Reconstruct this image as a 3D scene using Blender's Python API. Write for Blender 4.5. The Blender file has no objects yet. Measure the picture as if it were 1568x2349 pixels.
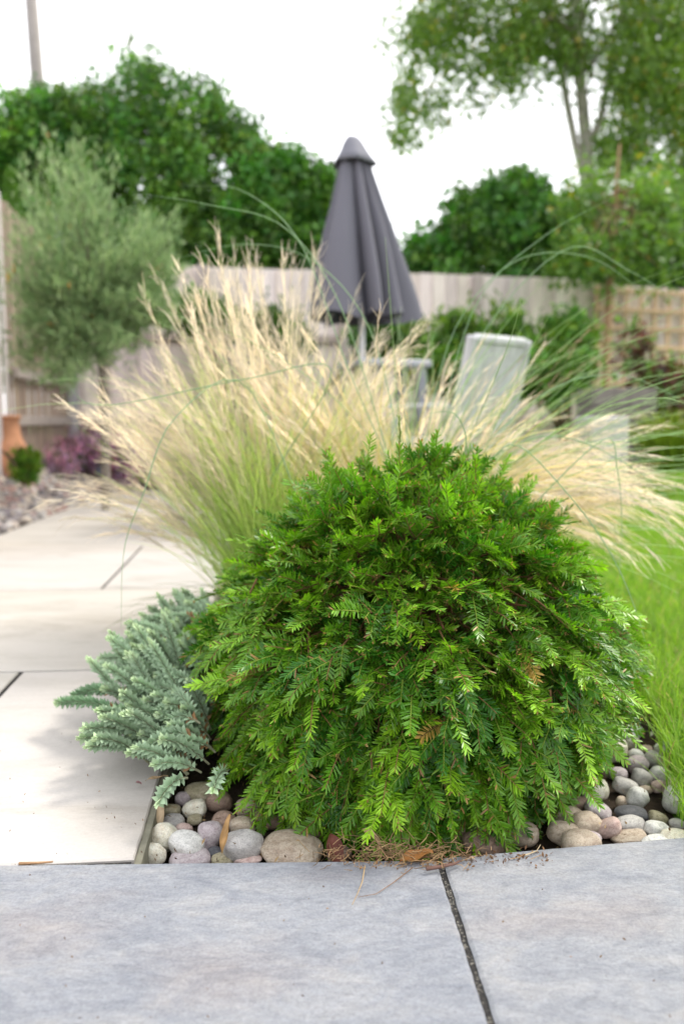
import bpy, math, random
import numpy as np
from mathutils import Vector, Matrix, noise as mnoise

random.seed(7)
rng = np.random.default_rng(7)
SC = bpy.context.scene
COL = SC.collection
R = math.radians

# ------------------------------------------------------------------ camera
H_CAM, PITCH = 0.65, R(6.45)
cd = bpy.data.cameras.new('camera'); cam = bpy.data.objects.new('camera', cd); COL.objects.link(cam)
cd.sensor_fit = 'VERTICAL'; cd.sensor_height = 36.0; cd.lens = 28.0
cd.clip_start = 0.05; cd.clip_end = 400.0
cam.location = (0, 0, H_CAM); cam.rotation_euler = (R(90) - PITCH, 0, 0)
cd.dof.use_dof = True; cd.dof.focus_distance = 1.24; cd.dof.aperture_fstop = 2.4
cd.dof.aperture_blades = 0
SC.camera = cam

# ------------------------------------------------------------------ world, sun, exposure
SUN_EL, SUN_AZ = R(52), R(55)          # azimuth from +Y towards +X
w = bpy.data.worlds.new('World'); SC.world = w; w.use_nodes = True
nt = w.node_tree; nt.nodes.clear()
sky = nt.nodes.new('ShaderNodeTexSky'); sky.sky_type = 'NISHITA'; sky.sun_disc = False
sky.sun_elevation = SUN_EL; sky.sun_rotation = SUN_AZ
sky.dust_density = 3.0; sky.air_density = 1.0; sky.ozone_density = 1.0
wtc = nt.nodes.new('ShaderNodeTexCoord')
wn = nt.nodes.new('ShaderNodeTexNoise'); wn.inputs['Scale'].default_value = 1.6; wn.inputs['Detail'].default_value = 5
wr = nt.nodes.new('ShaderNodeValToRGB')
wr.color_ramp.elements[0].position = 0.30; wr.color_ramp.elements[0].color = (0.55, 0.55, 0.55, 1)
wr.color_ramp.elements[1].position = 0.62; wr.color_ramp.elements[1].color = (1, 1, 1, 1)
wm = nt.nodes.new('ShaderNodeMix'); wm.data_type = 'RGBA'
wm.inputs[7].default_value = (8.1, 8.1, 8.3, 1)          # bright thin cloud
wb = nt.nodes.new('ShaderNodeBackground'); wb.inputs['Strength'].default_value = 0.12
wo = nt.nodes.new('ShaderNodeOutputWorld')
nt.links.new(wtc.outputs['Generated'], wn.inputs['Vector'])
nt.links.new(wn.outputs['Fac'], wr.inputs['Fac'])
nt.links.new(wr.outputs['Color'], wm.inputs['Factor'])
nt.links.new(sky.outputs['Color'], wm.inputs[6])
nt.links.new(wm.outputs[2], wb.inputs['Color'])
nt.links.new(wb.outputs['Background'], wo.inputs['Surface'])

sd = bpy.data.lights.new('sun', 'SUN'); so = bpy.data.objects.new('sun', sd); COL.objects.link(so)
sd.energy = 1.5; sd.angle = R(14.0); sd.color = (1.0, 0.95, 0.86)
sdir = Vector((math.cos(SUN_EL) * math.sin(SUN_AZ), math.cos(SUN_EL) * math.cos(SUN_AZ), math.sin(SUN_EL)))
so.rotation_euler = sdir.to_track_quat('Z', 'Y').to_euler(); so.location = sdir * 30

SC.view_settings.view_transform = 'Standard'; SC.view_settings.look = 'None'
SC.view_settings.gamma = 1.0; SC.view_settings.use_curve_mapping = False
SC.view_settings.exposure = 1.35
SC.render.engine = 'CYCLES'
cy = SC.cycles
cy.use_denoising = True
cy.max_bounces = 8; cy.diffuse_bounces = 4; cy.glossy_bounces = 3; cy.transmission_bounces = 4; cy.transparent_max_bounces = 4
cy.sample_clamp_indirect = 6.0
cy.caustics_reflective = False; cy.caustics_refractive = False

# ------------------------------------------------------------------ photo -> world helpers (pixels of the 1568 x 2349 view)
F, CX, CY = 28.0 / 36.0 * 2349.0, 784.0, 1174.5
cP, sP = math.cos(PITCH), math.sin(PITCH)
def ray(px, py):
    u = (px - CX) / F; v = (CY - py) / F
    return np.array([u, cP + v * sP, -sP + v * cP])
def A(px, py, Y):
    d = ray(px, py); k = Y / d[1]
    return np.array([0, 0, H_CAM]) + d * k
def G(px, py, z=0.0):
    d = ray(px, py); k = (z - H_CAM) / d[2]
    return np.array([0, 0, H_CAM]) + d * k
def S(px, py): return px * 0.9175, py * 0.9175       # photo pixels -> view pixels
def GS(px, py, z=0.0): return G(*S(px, py), z)
def pxm(Y): return Y / F                               # metres per view pixel at depth Y

def sstep(a, b, x):
    t = np.clip((np.asarray(x, float) - a) / (b - a), 0, 1); return t * t * (3 - 2 * t)
def unit(v):
    v = np.asarray(v, float); return v / np.maximum(np.linalg.norm(v, axis=-1, keepdims=True), 1e-9)

# ------------------------------------------------------------------ mesh helpers
class Acc:
    def __init__(s): s.v = []; s.t = []; s.q = []; s.c = []; s.n = 0; s.tm = []; s.qm = []
    def add(s, V, T=None, Q=None, C=(0.5, 0.5, 0.5), m=0):
        V = np.asarray(V, float).reshape(-1, 3); k = len(V)
        C = np.asarray(C, float)
        if C.ndim == 1: C = np.broadcast_to(C, (k, 3))
        s.v.append(V); s.c.append(C)
        if T is not None and len(T):
            T = np.asarray(T, int).reshape(-1, 3); s.t.append(T + s.n); s.tm.append(np.full(len(T), m))
        if Q is not None and len(Q):
            Q = np.asarray(Q, int).reshape(-1, 4); s.q.append(Q + s.n); s.qm.append(np.full(len(Q), m))
        s.n += k
        return s
    def build(s, name, mats, parent=None, smooth=True):
        me = bpy.data.meshes.new(name)
        V = np.concatenate(s.v); Cc = np.concatenate(s.c)
        T = np.concatenate(s.t) if s.t else np.zeros((0, 3), int)
        Q = np.concatenate(s.q) if s.q else np.zeros((0, 4), int)
        mi = np.concatenate((s.tm or [np.zeros(0, int)]) + (s.qm or [np.zeros(0, int)])).astype(np.int32)
        me.vertices.add(len(V)); me.vertices.foreach_set('co', V.astype(np.float32).ravel())
        loops = np.concatenate([T.ravel(), Q.ravel()]).astype(np.int32)
        me.loops.add(len(loops)); me.loops.foreach_set('vertex_index', loops)
        sizes = np.concatenate([np.full(len(T), 3), np.full(len(Q), 4)])
        starts = np.concatenate([[0], np.cumsum(sizes)[:-1]]).astype(np.int32)
        me.polygons.add(len(sizes)); me.polygons.foreach_set('loop_start', starts)
        if not isinstance(mats, (list, tuple)): mats = [mats]
        for m in mats: me.materials.append(m)
        me.polygons.foreach_set('material_index', mi)
        me.polygons.foreach_set('use_smooth', np.full(len(sizes), bool(smooth)))
        ca = me.color_attributes.new('Col', 'FLOAT_COLOR', 'POINT')
        ca.data.foreach_set('color', np.concatenate([Cc, np.ones((len(Cc), 1))], 1).astype(np.float32).ravel())
        me.update(); me.validate()
        o = bpy.data.objects.new(name, me); COL.objects.link(o)
        if parent is not None: o.parent = parent; o.matrix_parent_inverse = Matrix.Translation(parent.location).inverted() if parent.rotation_euler[:] == (0, 0, 0) else parent.matrix_basis.inverted()
        return o

def stamp(acc, TV, TT, M, P, C, Q=None, m=0):
    """copies of a template at many frames: M (m,3,3) columns are the axes, P (m,3), C (m,3)"""
    k = len(TV); n = len(P)
    V = np.einsum('nij,kj->nki', M, TV) + P[:, None, :]
    off = (np.arange(n) * k)[:, None, None]
    T = (np.asarray(TT)[None] + off).reshape(-1, 3) if TT is not None else None
    QQ = (np.asarray(Q)[None] + off).reshape(-1, 4) if Q is not None else None
    acc.add(V.reshape(-1, 3), T, QQ, np.repeat(C, k, axis=0), m)

def multi_tube(acc, P, rad, sides=3, C=(0.5, 0.5, 0.5), m=0):
    """P (n,s,3) many paths; rad (s,) or (n,s); C (3,), (n,3) or (n,s,3)"""
    P = np.asarray(P, float)
    if P.ndim == 2: P = P[None]
    n, s, _ = P.shape
    rad = np.broadcast_to(np.asarray(rad, float), (n, s))
    t = unit(np.gradient(P, axis=1))
    ref = np.where(np.abs(t[:, :1, 2:3]) > 0.9, np.array([1.0, 0, 0]), np.array([0, 0, 1.0]))
    ref = np.broadcast_to(ref, t.shape)
    a = unit(np.cross(t, ref)); b = np.cross(a, t)
    ang = np.arange(sides) * 2 * math.pi / sides
    V = P[:, :, None] + rad[:, :, None, None] * (a[:, :, None] * np.cos(ang)[None, None, :, None] + b[:, :, None] * np.sin(ang)[None, None, :, None])
    C = np.asarray(C, float)
    if C.ndim == 1: C = np.broadcast_to(C, (n, s, 3))
    elif C.ndim == 2: C = np.repeat(C[:, None], s, 1)
    Cv = np.repeat(C[:, :, None], sides, 2).reshape(-1, 3)
    i = np.arange(s - 1)[:, None] * sides; j = np.arange(sides)[None]
    q = np.stack([i + j, i + (j + 1) % sides, i + sides + (j + 1) % sides, i + sides + j], -1).reshape(-1, 4)
    Q = (q[None] + (np.arange(n) * s * sides)[:, None, None]).reshape(-1, 4)
    acc.add(V.reshape(-1, 3), None, Q, Cv, m)

def tube(acc, P, rad, sides=8, C=(0.5, 0.5, 0.5), m=0, cap=True):
    base = acc.n; P = np.asarray(P, float)
    multi_tube(acc, P, rad, sides, C, m)
    if cap:
        s = len(P)
        for r0 in (0, (s - 1) * sides):
            ctr = P[0] if r0 == 0 else P[-1]
            acc.add([ctr], None, None, C if np.asarray(C).ndim == 1 else (0.5, 0.5, 0.5), m)
            ci = acc.n - 1
            T = [[base + r0 + k, base + r0 + (k + 1) % sides, ci] for k in range(sides)]
            acc.t.append(np.array(T)); acc.tm.append(np.full(len(T), m))

def box(acc, c, size, rot=None, C=(0.5, 0.5, 0.5), bev=0.0, m=0):
    """a box with chamfered edges; rot is a 3x3"""
    hx, hy, hz = np.asarray(size, float) / 2
    b = min(bev, hx * .49, hy * .49, hz * .49)
    Rm = np.eye(3) if rot is None else np.asarray(rot)
    if b <= 0:
        V = np.array([[x, y, z] for z in (-hz, hz) for x, y in ((-hx, -hy), (hx, -hy), (hx, hy), (-hx, hy))])
        Q = [[3, 2, 1, 0], [4, 5, 6, 7], [0, 1, 5, 4], [1, 2, 6, 5], [2, 3, 7, 6], [3, 0, 4, 7]]
    else:
        rings = [(-hz, b), (-hz + b, 0), (hz - b, 0), (hz, b)]
        V = []
        for z, i in rings:
            x, y = hx - i, hy - i; k = b if i == 0 else b * .4
            V += [[-x + k, -y, z], [x - k, -y, z], [x, -y + k, z], [x, y - k, z], [x - k, y, z], [-x + k, y, z], [-x, y - k, z], [-x, -y + k, z]]
        V = np.array(V); Q = []
        for r_ in range(3):
            for k in range(8):
                Q.append([r_ * 8 + k, r_ * 8 + (k + 1) % 8, r_ * 8 + 8 + (k + 1) % 8, r_ * 8 + 8 + k])
        for r0, f in ((0, -1), (24, 1)):
            idx = [[0, 1, 2, 3], [0, 3, 4, 7], [4, 5, 6, 7]]
            for q in idx: Q.append([r0 + k for k in q][::f])
    acc.add(V @ Rm.T + np.asarray(c, float), None, Q, C, m)

def rotz(a):
    c, s = math.cos(a), math.sin(a); return np.array([[c, -s, 0], [s, c, 0], [0, 0, 1.0]])
def roty(a):
    c, s = math.cos(a), math.sin(a); return np.array([[c, 0, s], [0, 1, 0], [-s, 0, c]])
def rotx(a):
    c, s = math.cos(a), math.sin(a); return np.array([[1, 0, 0], [0, c, -s], [0, s, c]])

def tag(o, label=None, cat=None, group=None, kind=None):
    if label: o['label'] = label
    if cat: o['category'] = cat
    if group: o['group'] = group
    if kind: o['kind'] = kind
    return o
def thing(name, label, cat, loc, group=None):
    o = bpy.data.objects.new(name, None); COL.objects.link(o); o.location = [float(x) for x in loc]
    o.empty_display_size = 0.1
    return tag(o, label, cat, group)

# ------------------------------------------------------------------ materials
def newmat(name):
    m = bpy.data.materials.new(name); m.use_nodes = True
    n = m.node_tree; n.nodes.clear()
    out = n.nodes.new('ShaderNodeOutputMaterial'); p = n.nodes.new('ShaderNodeBsdfPrincipled')
    n.links.new(p.outputs[0], out.inputs['Surface'])
    return m, n, p, out
def node(n, typ, **kw):
    x = n.nodes.new(typ)
    for k, v in kw.items(): x.inputs[k].default_value = v
    return x
def ramp(n, fac, stops):
    r_ = n.nodes.new('ShaderNodeValToRGB'); e = r_.color_ramp.elements
    while len(e) > len(stops): e.remove(e[-1])
    while len(e) < len(stops): e.new(0.5)
    for i, (p, c) in enumerate(stops): e[i].position = p; e[i].color = (*c, 1) if len(c) == 3 else c
    n.links.new(fac, r_.inputs['Fac']); return r_
def mixc(n, typ, fac, a, b):
    x = n.nodes.new('ShaderNodeMix'); x.data_type = 'RGBA'; x.blend_type = typ
    for sock, val in ((x.inputs['Factor'], fac), (x.inputs[6], a), (x.inputs[7], b)):
        if hasattr(val, 'links'): n.links.new(val, sock)
        else: sock.default_value = val if not isinstance(val, tuple) else (*val, 1)
    return x.outputs[2]
def bump(n, p, h, strength=0.3, dist=0.01):
    b = node(n, 'ShaderNodeBump', Strength=strength, Distance=dist)
    n.links.new(h, b.inputs['Height']); n.links.new(b.outputs[0], p.inputs['Normal']); return b

def leafmat(name, rough=0.4, trans=0.35, spec=0.5, tgain=(1.5, 1.6, 0.6)):
    m, n, p, out = newmat(name)
    at = n.nodes.new('ShaderNodeAttribute'); at.attribute_name = 'Col'
    n.links.new(at.outputs['Color'], p.inputs['Base Color'])
    p.inputs['Roughness'].default_value = rough; p.inputs['Specular IOR Level'].default_value = spec
    if trans > 0:
        tr = n.nodes.new('ShaderNodeBsdfTranslucent')
        tc = mixc(n, 'MULTIPLY', 1.0, at.outputs['Color'], tgain); n.links.new(tc, tr.inputs['Color'])
        mx = n.nodes.new('ShaderNodeMixShader'); mx.inputs[0].default_value = trans
        n.links.new(p.outputs[0], mx.inputs[1]); n.links.new(tr.outputs[0], mx.inputs[2])
        n.links.new(mx.outputs[0], out.inputs['Surface'])
    return m
def colmat(name, rough=0.7, spec=0.3, nscale=30, namt=0.35, bstr=0.2, bdist=0.004, stretch=None):
    """vertex-colour surface with mottling and a fine bump"""
    m, n, p, out = newmat(name)
    at = n.nodes.new('ShaderNodeAttribute'); at.attribute_name = 'Col'
    tc = n.nodes.new('ShaderNodeTexCoord'); mp = n.nodes.new('ShaderNodeMapping')
    n.links.new(tc.outputs['Object'], mp.inputs['Vector'])
    if stretch: mp.inputs['Scale'].default_value = stretch
    nz = node(n, 'ShaderNodeTexNoise', Scale=nscale, Detail=6.0, Roughness=0.65); n.links.new(mp.outputs[0], nz.inputs['Vector'])
    lo = 1 - namt; r_ = ramp(n, nz.outputs['Fac'], [(0.3, (lo, lo, lo)), (0.7, (1 + namt * .4,) * 3)])
    n.links.new(mixc(n, 'MULTIPLY', 1.0, at.outputs['Color'], r_.outputs['Color']), p.inputs['Base Color'])
    p.inputs['Roughness'].default_value = rough; p.inputs['Specular IOR Level'].default_value = spec
    bump(n, p, nz.outputs['Fac'], bstr, bdist)
    return m

M_yew = leafmat('yew_needle', 0.36, 0.24, 0.36, (1.25, 1.6, .4))
M_sedum = leafmat('stonecrop_leaf', 0.5, 0.2, 0.3, (1.2, 1.2, 1.0))
M_grass = leafmat('grass_blade', 0.5, 0.5, 0.25, (1.25, 1.28, .85))
M_plume = leafmat('grass_plume', 0.7, 0.45, 0.1, (1.1, 1.05, 1.0))
M_leaf = leafmat('leaf', 0.42, 0.4, 0.4)
M_oleaf = leafmat('olive_leaf', 0.5, 0.3, 0.3, (1.2, 1.25, 0.9))
M_bark = colmat('bark', 0.85, 0.2, 14, 0.5, 0.5, 0.02)
M_wood = colmat('weathered_wood', 0.8, 0.2, 6, 0.28, 0.25, 0.004, (6, 6, 0.6))
M_terra = colmat('terracotta', 0.8, 0.25, 10, 0.3, 0.2, 0.004)
M_fabric = colmat('parasol_cloth', 0.8, 0.2, 300, 0.12, 0.1, 0.001)
M_plain = colmat('painted_metal', 0.45, 0.5, 40, 0.12, 0.05, 0.001)
M_gravel = colmat('gravel_stone', 0.75, 0.3, 60, 0.35, 0.3, 0.004)
M_dead = leafmat('dry_leaf', 0.6, 0.2, 0.3, (1.2, 1.0, 0.8))

def slab_mat(name, base, dark, light, stain, scale, veins, rough, bs, fine=1.0, grain=80.0):
    m, n, p, out = newmat(name)
    at = n.nodes.new('ShaderNodeAttribute'); at.attribute_name = 'Col'
    tc = n.nodes.new('ShaderNodeTexCoord'); mp = n.nodes.new('ShaderNodeMapping')
    n.links.new(tc.outputs['Object'], mp.inputs['Vector'])
    mp.inputs['Rotation'].default_value = (0, 0, R(-52)); mp.inputs['Scale'].default_value = veins
    n1 = node(n, 'ShaderNodeTexNoise', Scale=scale, Detail=9.0, Roughness=0.68, Distortion=0.6); n.links.new(mp.outputs[0], n1.inputs['Vector'])
    n2 = node(n, 'ShaderNodeTexNoise', Scale=scale * .28, Detail=4.0, Roughness=0.5); n.links.new(mp.outputs[0], n2.inputs['Vector'])
    n3 = node(n, 'ShaderNodeTexNoise', Scale=230.0, Detail=3.0, Roughness=0.7); n.links.new(tc.outputs['Object'], n3.inputs['Vector'])
    n4 = node(n, 'ShaderNodeTexNoise', Scale=grain, Detail=7.0, Roughness=0.8); n.links.new(mp.outputs[0], n4.inputs['Vector'])
    c = ramp(n, n1.outputs['Fac'], [(0.32, dark), (0.5, base), (0.72, light)]).outputs['Color']
    s_ = ramp(n, n2.outputs['Fac'], [(0.52, (0, 0, 0)), (0.72, (1, 1, 1))]).outputs['Color']
    c = mixc(n, 'MIX', s_, c, mixc(n, 'MULTIPLY', 0.9, c, stain))
    f_ = ramp(n, n3.outputs['Fac'], [(0.3, (1 - .20 * fine,) * 3), (0.62, (1 + .06 * fine,) * 3)]).outputs['Color']
    c = mixc(n, 'MULTIPLY', 1.0, c, f_)
    g_ = ramp(n, n4.outputs['Fac'], [(0.33, (1 - .22 * fine,) * 3), (0.62, (1 + .07 * fine,) * 3)]).outputs['Color']
    c = mixc(n, 'MULTIPLY', 1.0, c, g_)
    c = mixc(n, 'MULTIPLY', 1.0, c, at.outputs['Color'])
    n.links.new(c, p.inputs['Base Color'])
    p.inputs['Roughness'].default_value = rough; p.inputs['Specular IOR Level'].default_value = 0.35
    h = n.nodes.new('ShaderNodeMath'); h.operation = 'ADD'
    n.links.new(n4.outputs['Fac'], h.inputs[0]); n.links.new(n1.outputs['Fac'], h.inputs[1])
    bump(n, p, h.outputs[0], bs, 0.006)
    return m
M_cream = slab_mat('cream_sandstone', (0.435, 0.41, 0.375), (0.355, 0.33, 0.292), (0.47, 0.445, 0.41), (0.96, 0.93, 0.88), 2.2, (1, 3.2, 1), 0.6, 0.06, 0.35)
M_grey = slab_mat('grey_porcelain', (0.350, 0.365, 0.400), (0.268, 0.287, 0.328), (0.45, 0.448, 0.455), (1.07, 0.95, 0.87), 9.0, (1, 2.2, 1), 0.5, 1.2, 1.0, 48.0)

def soil_mat(name, a, b, scale=40):
    m, n, p, out = newmat(name)
    tc = n.nodes.new('ShaderNodeTexCoord')
    nz = node(n, 'ShaderNodeTexNoise', Scale=scale, Detail=8.0, Roughness=0.7); n.links.new(tc.outputs['Object'], nz.inputs['Vector'])
    n.links.new(ramp(n, nz.outputs['Fac'], [(0.3, a), (0.7, b)]).outputs['Color'], p.inputs['Base Color'])
    p.inputs['Roughness'].default_value = 0.95; p.inputs['Specular IOR Level'].default_value = 0.15
    bump(n, p, nz.outputs['Fac'], 0.6, 0.02); return m
M_soil = soil_mat('soil', (0.02, 0.015, 0.011), (0.07, 0.05, 0.035))
M_turf = soil_mat('turf', (0.05, 0.12, 0.014), (0.11, 0.24, 0.03), 25)
M_joint = soil_mat('joint_filler', (0.018, 0.018, 0.019), (0.07, 0.065, 0.06), 260)
M_mortar = soil_mat('mortar', (0.10, 0.095, 0.08), (0.26, 0.245, 0.21), 120)

def stone_mat(name, a, b, speck, rough=0.6):
    m, n, p, out = newmat(name)
    tc = n.nodes.new('ShaderNodeTexCoord'); oi = n.nodes.new('ShaderNodeObjectInfo')
    ad = n.nodes.new('ShaderNodeVectorMath'); ad.operation = 'ADD'
    sc_ = n.nodes.new('ShaderNodeMath'); sc_.operation = 'MULTIPLY'; sc_.inputs[1].default_value = 37.0
    n.links.new(oi.outputs['Random'], sc_.inputs[0]); n.links.new(tc.outputs['Object'], ad.inputs[0]); n.links.new(sc_.outputs[0], ad.inputs[1])
    n1 = node(n, 'ShaderNodeTexNoise', Scale=1.3, Detail=7.0, Roughness=0.65, Distortion=0.8); n.links.new(ad.outputs[0], n1.inputs['Vector'])
    n2 = node(n, 'ShaderNodeTexNoise', Scale=3.6, Detail=8.0, Roughness=0.82); n.links.new(ad.outputs[0], n2.inputs['Vector'])
    n3 = node(n, 'ShaderNodeTexNoise', Scale=11.0, Detail=3.0, Roughness=0.8); n.links.new(ad.outputs[0], n3.inputs['Vector'])
    c = ramp(n, n1.outputs['Fac'], [(0.3, a), (0.68, b)]).outputs['Color']
    f_ = ramp(n, n2.outputs['Fac'], [(0.34, speck), (0.52, (1, 1, 1))]).outputs['Color']
    c = mixc(n, 'MULTIPLY', 0.95, c, f_)
    g_ = ramp(n, n3.outputs['Fac'], [(0.34, (0.60,) * 3), (0.52, (1.05,) * 3)]).outputs['Color']
    c = mixc(n, 'MULTIPLY', 0.85, c, g_)
    n.links.new(c, p.inputs['Base Color'])
    p.inputs['Roughness'].default_value = rough; p.inputs['Specular IOR Level'].default_value = 0.35
    bump(n, p, n2.outputs['Fac'], 0.25, 0.06); return m
SM = {
    'grey': stone_mat('grey_stone', (0.371, 0.352, 0.339), (0.550, 0.525, 0.493), (0.6, 0.6, 0.6)),
    'light': stone_mat('pale_stone', (0.538, 0.525, 0.499), (0.780, 0.768, 0.717), (0.6, 0.6, 0.58)),
    'cream': stone_mat('cream_stone', (0.614, 0.550, 0.435), (0.780, 0.780, 0.666), (0.75, 0.68, 0.55)),
    'tan': stone_mat('tan_stone', (0.346, 0.269, 0.205), (0.538, 0.461, 0.358), (0.62, 0.55, 0.48)),
    'pink': stone_mat('pink_stone', (0.461, 0.307, 0.269), (0.640, 0.512, 0.461), (0.65, 0.6, 0.6)),
    'mauve': stone_mat('mauve_stone', (0.346, 0.282, 0.294), (0.538, 0.486, 0.486), (0.6, 0.55, 0.56)),
    'dark': stone_mat('dark_stone', (0.05, 0.052, 0.06), (0.13, 0.13, 0.14), (0.6, 0.6, 0.62)),
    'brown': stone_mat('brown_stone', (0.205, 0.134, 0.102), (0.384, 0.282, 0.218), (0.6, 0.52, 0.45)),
    'olive': stone_mat('olive_stone', (0.256, 0.230, 0.128), (0.486, 0.435, 0.320), (0.5, 0.48, 0.4)),
}

# ------------------------------------------------------------------ ground
def zpat(y): return np.maximum(0, np.asarray(y, float) - 1.2) * 0.013
YAW = R(5.04)
DV = np.array([-math.sin(YAW), math.cos(YAW)]); UV = np.array([math.cos(YAW), math.sin(YAW)])
C0 = GS(333, 2152)[:2]
def uv2xy(u, v): return C0 + UV * u + DV * v
def xy2uv(x, y): return (x - C0[0]) * UV[0] + (y - C0[1]) * UV[1], (x - C0[0]) * DV[0] + (y - C0[1]) * DV[1]
PAT_END = 5.75
def xleft(y): return -1.86 - 0.03 * (np.asarray(y, float) - 4.4)   # left edge of the paving
def lawn_x(y):                                                       # left edge of the lawn
    return np.interp(y, [0.9, 1.2, 1.4, 1.6, 1.8, 2.2, 2.8, 3.6, 5, 9, 60], [0.53, 0.57, 0.62, 0.675, 0.70, 0.73, 0.80, 0.62, 0.4, 0.2, 0.2])
def hgt(x, y):
    x = np.asarray(x, float); y = np.asarray(y, float)
    z = zpat(np.minimum(y, 9)) - 0.012
    z = z + 0.20 * sstep(3.4, 6.4, y) * sstep(-0.1, 0.7, x)
    z = z + 0.22 * sstep(0.0, 0.75, xleft(y) - x) * sstep(2.0, 4.0, y)
    z = z + 0.20 * sstep(6.75, 7.7, y) * (1 - sstep(-0.1, 0.7, x))
    u, v = xy2uv(x, y)
    inpat = (u < 0.02) & (v < PAT_END + .02) & (x > xleft(y) - .02)
    z = np.where(inpat & (x < 0), z - 0.05, z)
    bed = (u > 0) & (x < lawn_x(y)) & (y < 3.3)
    z = np.where(bed, z - 0.05, z)
    z = np.where(y < 1.16 + 0.02 * x, -0.06, z)
    return z
def hz(x, y): return float(hgt(x, y))

def grid_axis(segs):
    out = []
    for a, b, n in segs: out += list(np.linspace(a, b, n, endpoint=False))
    return np.array(out + [segs[-1][1]])
gx = grid_axis([(-90, -12, 12), (-12, -4, 10), (-4, -1.4, 26), (-1.4, 1.4, 56), (1.4, 6, 26), (6, 12, 8), (12, 90, 12)])
gy = grid_axis([(-20, 0, 8), (0, 3.4, 56), (3.4, 9, 50), (9, 20, 10), (20, 160, 16)])
XX, YY = np.meshgrid(gx, gy); ZZ = hgt(XX, YY)
nx, ny = len(gx), len(gy)
i, j = np.meshgrid(np.arange(nx - 1), np.arange(ny - 1)); a0 = (j * nx + i).ravel()
Qg = np.stack([a0, a0 + 1, a0 + nx + 1, a0 + nx], -1)
fc = np.stack([XX.ravel()[Qg].mean(1), YY.ravel()[Qg].mean(1)], -1)
islawn = (fc[:, 0] > lawn_x(fc[:, 1])) & (fc[:, 1] > 1.1) | (fc[:, 1] > 10)
acc = Acc(); acc.add(np.stack([XX.ravel(), YY.ravel(), ZZ.ravel()], -1), None, Qg)
acc.qm = [np.where(islawn, 1, 0)]
tag(acc.build('ground', [M_soil, M_turf]), kind='structure')

# ------------------------------------------------------------------ paving
def clip_half(poly, p, nrm):
    out = []
    for k in range(len(poly)):
        a, b = poly[k], poly[(k + 1) % len(poly)]
        da, db = np.dot(a - p, nrm), np.dot(b - p, nrm)
        if da >= 0: out.append(a)
        if da * db < 0: out.append(a + (b - a) * da / (da - db))
    return out
def slab(acc, poly, zf, thick=0.022, ch=0.003, C=(1, 1, 1)):
    poly = [np.asarray(p, float) for p in poly]; k = len(poly)
    c = sum(poly) / k
    area = sum(poly[q][0] * poly[(q + 1) % k][1] - poly[(q + 1) % k][0] * poly[q][1] for q in range(k))
    if area < 0: poly = poly[::-1]
    top = [p + (c - p) / max(np.linalg.norm(c - p), 1e-6) * ch * 1.4 for p in poly]
    V = [[p[0], p[1], float(zf(p[1]))] for p in top] + [[p[0], p[1], float(zf(p[1])) - ch * .8] for p in poly] + [[p[0], p[1], float(zf(p[1])) - thick] for p in poly]
    V.append([c[0], c[1], float(zf(c[1]))])
    T = [[q, (q + 1) % k, 3 * k] for q in range(k)]
    Q = [[k + q, k + (q + 1) % k, (q + 1) % k, q] for q in range(k)] + [[2 * k + q, 2 * k + (q + 1) % k, k + (q + 1) % k, k + q] for q in range(k)]
    acc.add(V, T, Q, C)
def rough_edge(poly, amp=.0011, step=.012, lim=160):
    out = []
    for k in range(len(poly)):
        a, b = np.asarray(poly[k], float), np.asarray(poly[(k + 1) % len(poly)], float); L = np.linalg.norm(b - a); m = min(int(L / step), lim)
        nrm_ = np.array([-(b - a)[1], (b - a)[0]]) / L
        for q in range(max(m, 1)):
            t = q / max(m, 1); p = a + (b - a) * t
            w_ = 0 if q == 0 else amp * (mnoise.noise(Vector((p[0] * 45, p[1] * 45, 3.0))) + .8 * mnoise.noise(Vector((p[0] * 160, p[1] * 160, 1.0))))
            out.append(p + nrm_ * w_)
    return out
acc = Acc(); W_, g = 0.436, 0.006
rows = [0.0]
y1 = xy2uv(*GS(270, 1682)[:2])[1]; y2 = xy2uv(*GS(270, 1486)[:2])[1]
rows += [y1, y2, y2 + (y2 - y1)]
while rows[-1] < PAT_END: rows.append(rows[-1] + 0.95)
rows[-1] = PAT_END
for r_ in range(len(rows) - 1):
    off = 0
    k0 = 0
    edges = [0.0]
    u = -(W_ if r_ in (0, 2) else W_ * (2.0 if r_ == 1 else 4.2 - .8 * (r_ % 2)))
    while u > -3.2: edges.append(u); u -= W_ * 2.0
    for e in range(len(edges) - 1):
        u1, u0 = edges[e], edges[e + 1]
        poly = [uv2xy(u0 + g, rows[r_] + g), uv2xy(u1 - (g if e else 0), rows[r_] + g), uv2xy(u1 - (g if e else 0), rows[r_ + 1] - g), uv2xy(u0 + g, rows[r_ + 1] - g)]
        pl = np.array([float(xleft(4.4)), 4.4]); nr = np.array([1.0, 0.03]) / math.hypot(1, .03)
        poly = clip_half(poly, pl, nr)
        if len(poly) < 3: continue
        t_ = 1 + random.uniform(-.025, .02)
        slab(acc, rough_edge(poly, .0008, .02, 60), zpat, C=(t_, t_ * (1 + random.uniform(-.012, .012)), t_ * (1 + random.uniform(-.03, .02))))
tag(acc.build('patio', M_cream, smooth=False), kind='structure')
acc = Acc()
def quadz(p, z): return [p[0], p[1], z]
pj = [uv2xy(-3.0, 0.0), uv2xy(-0.004, 0.0), uv2xy(-0.004, PAT_END), uv2xy(-3.0, PAT_END)]
pj = clip_half(pj, pl, nr)
slab(acc, pj, lambda y: zpat(y) - 0.0055, thick=0.05, ch=0.0)
tag(acc.build('patio_joint_bed', M_joint, smooth=False), kind='structure')

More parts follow.
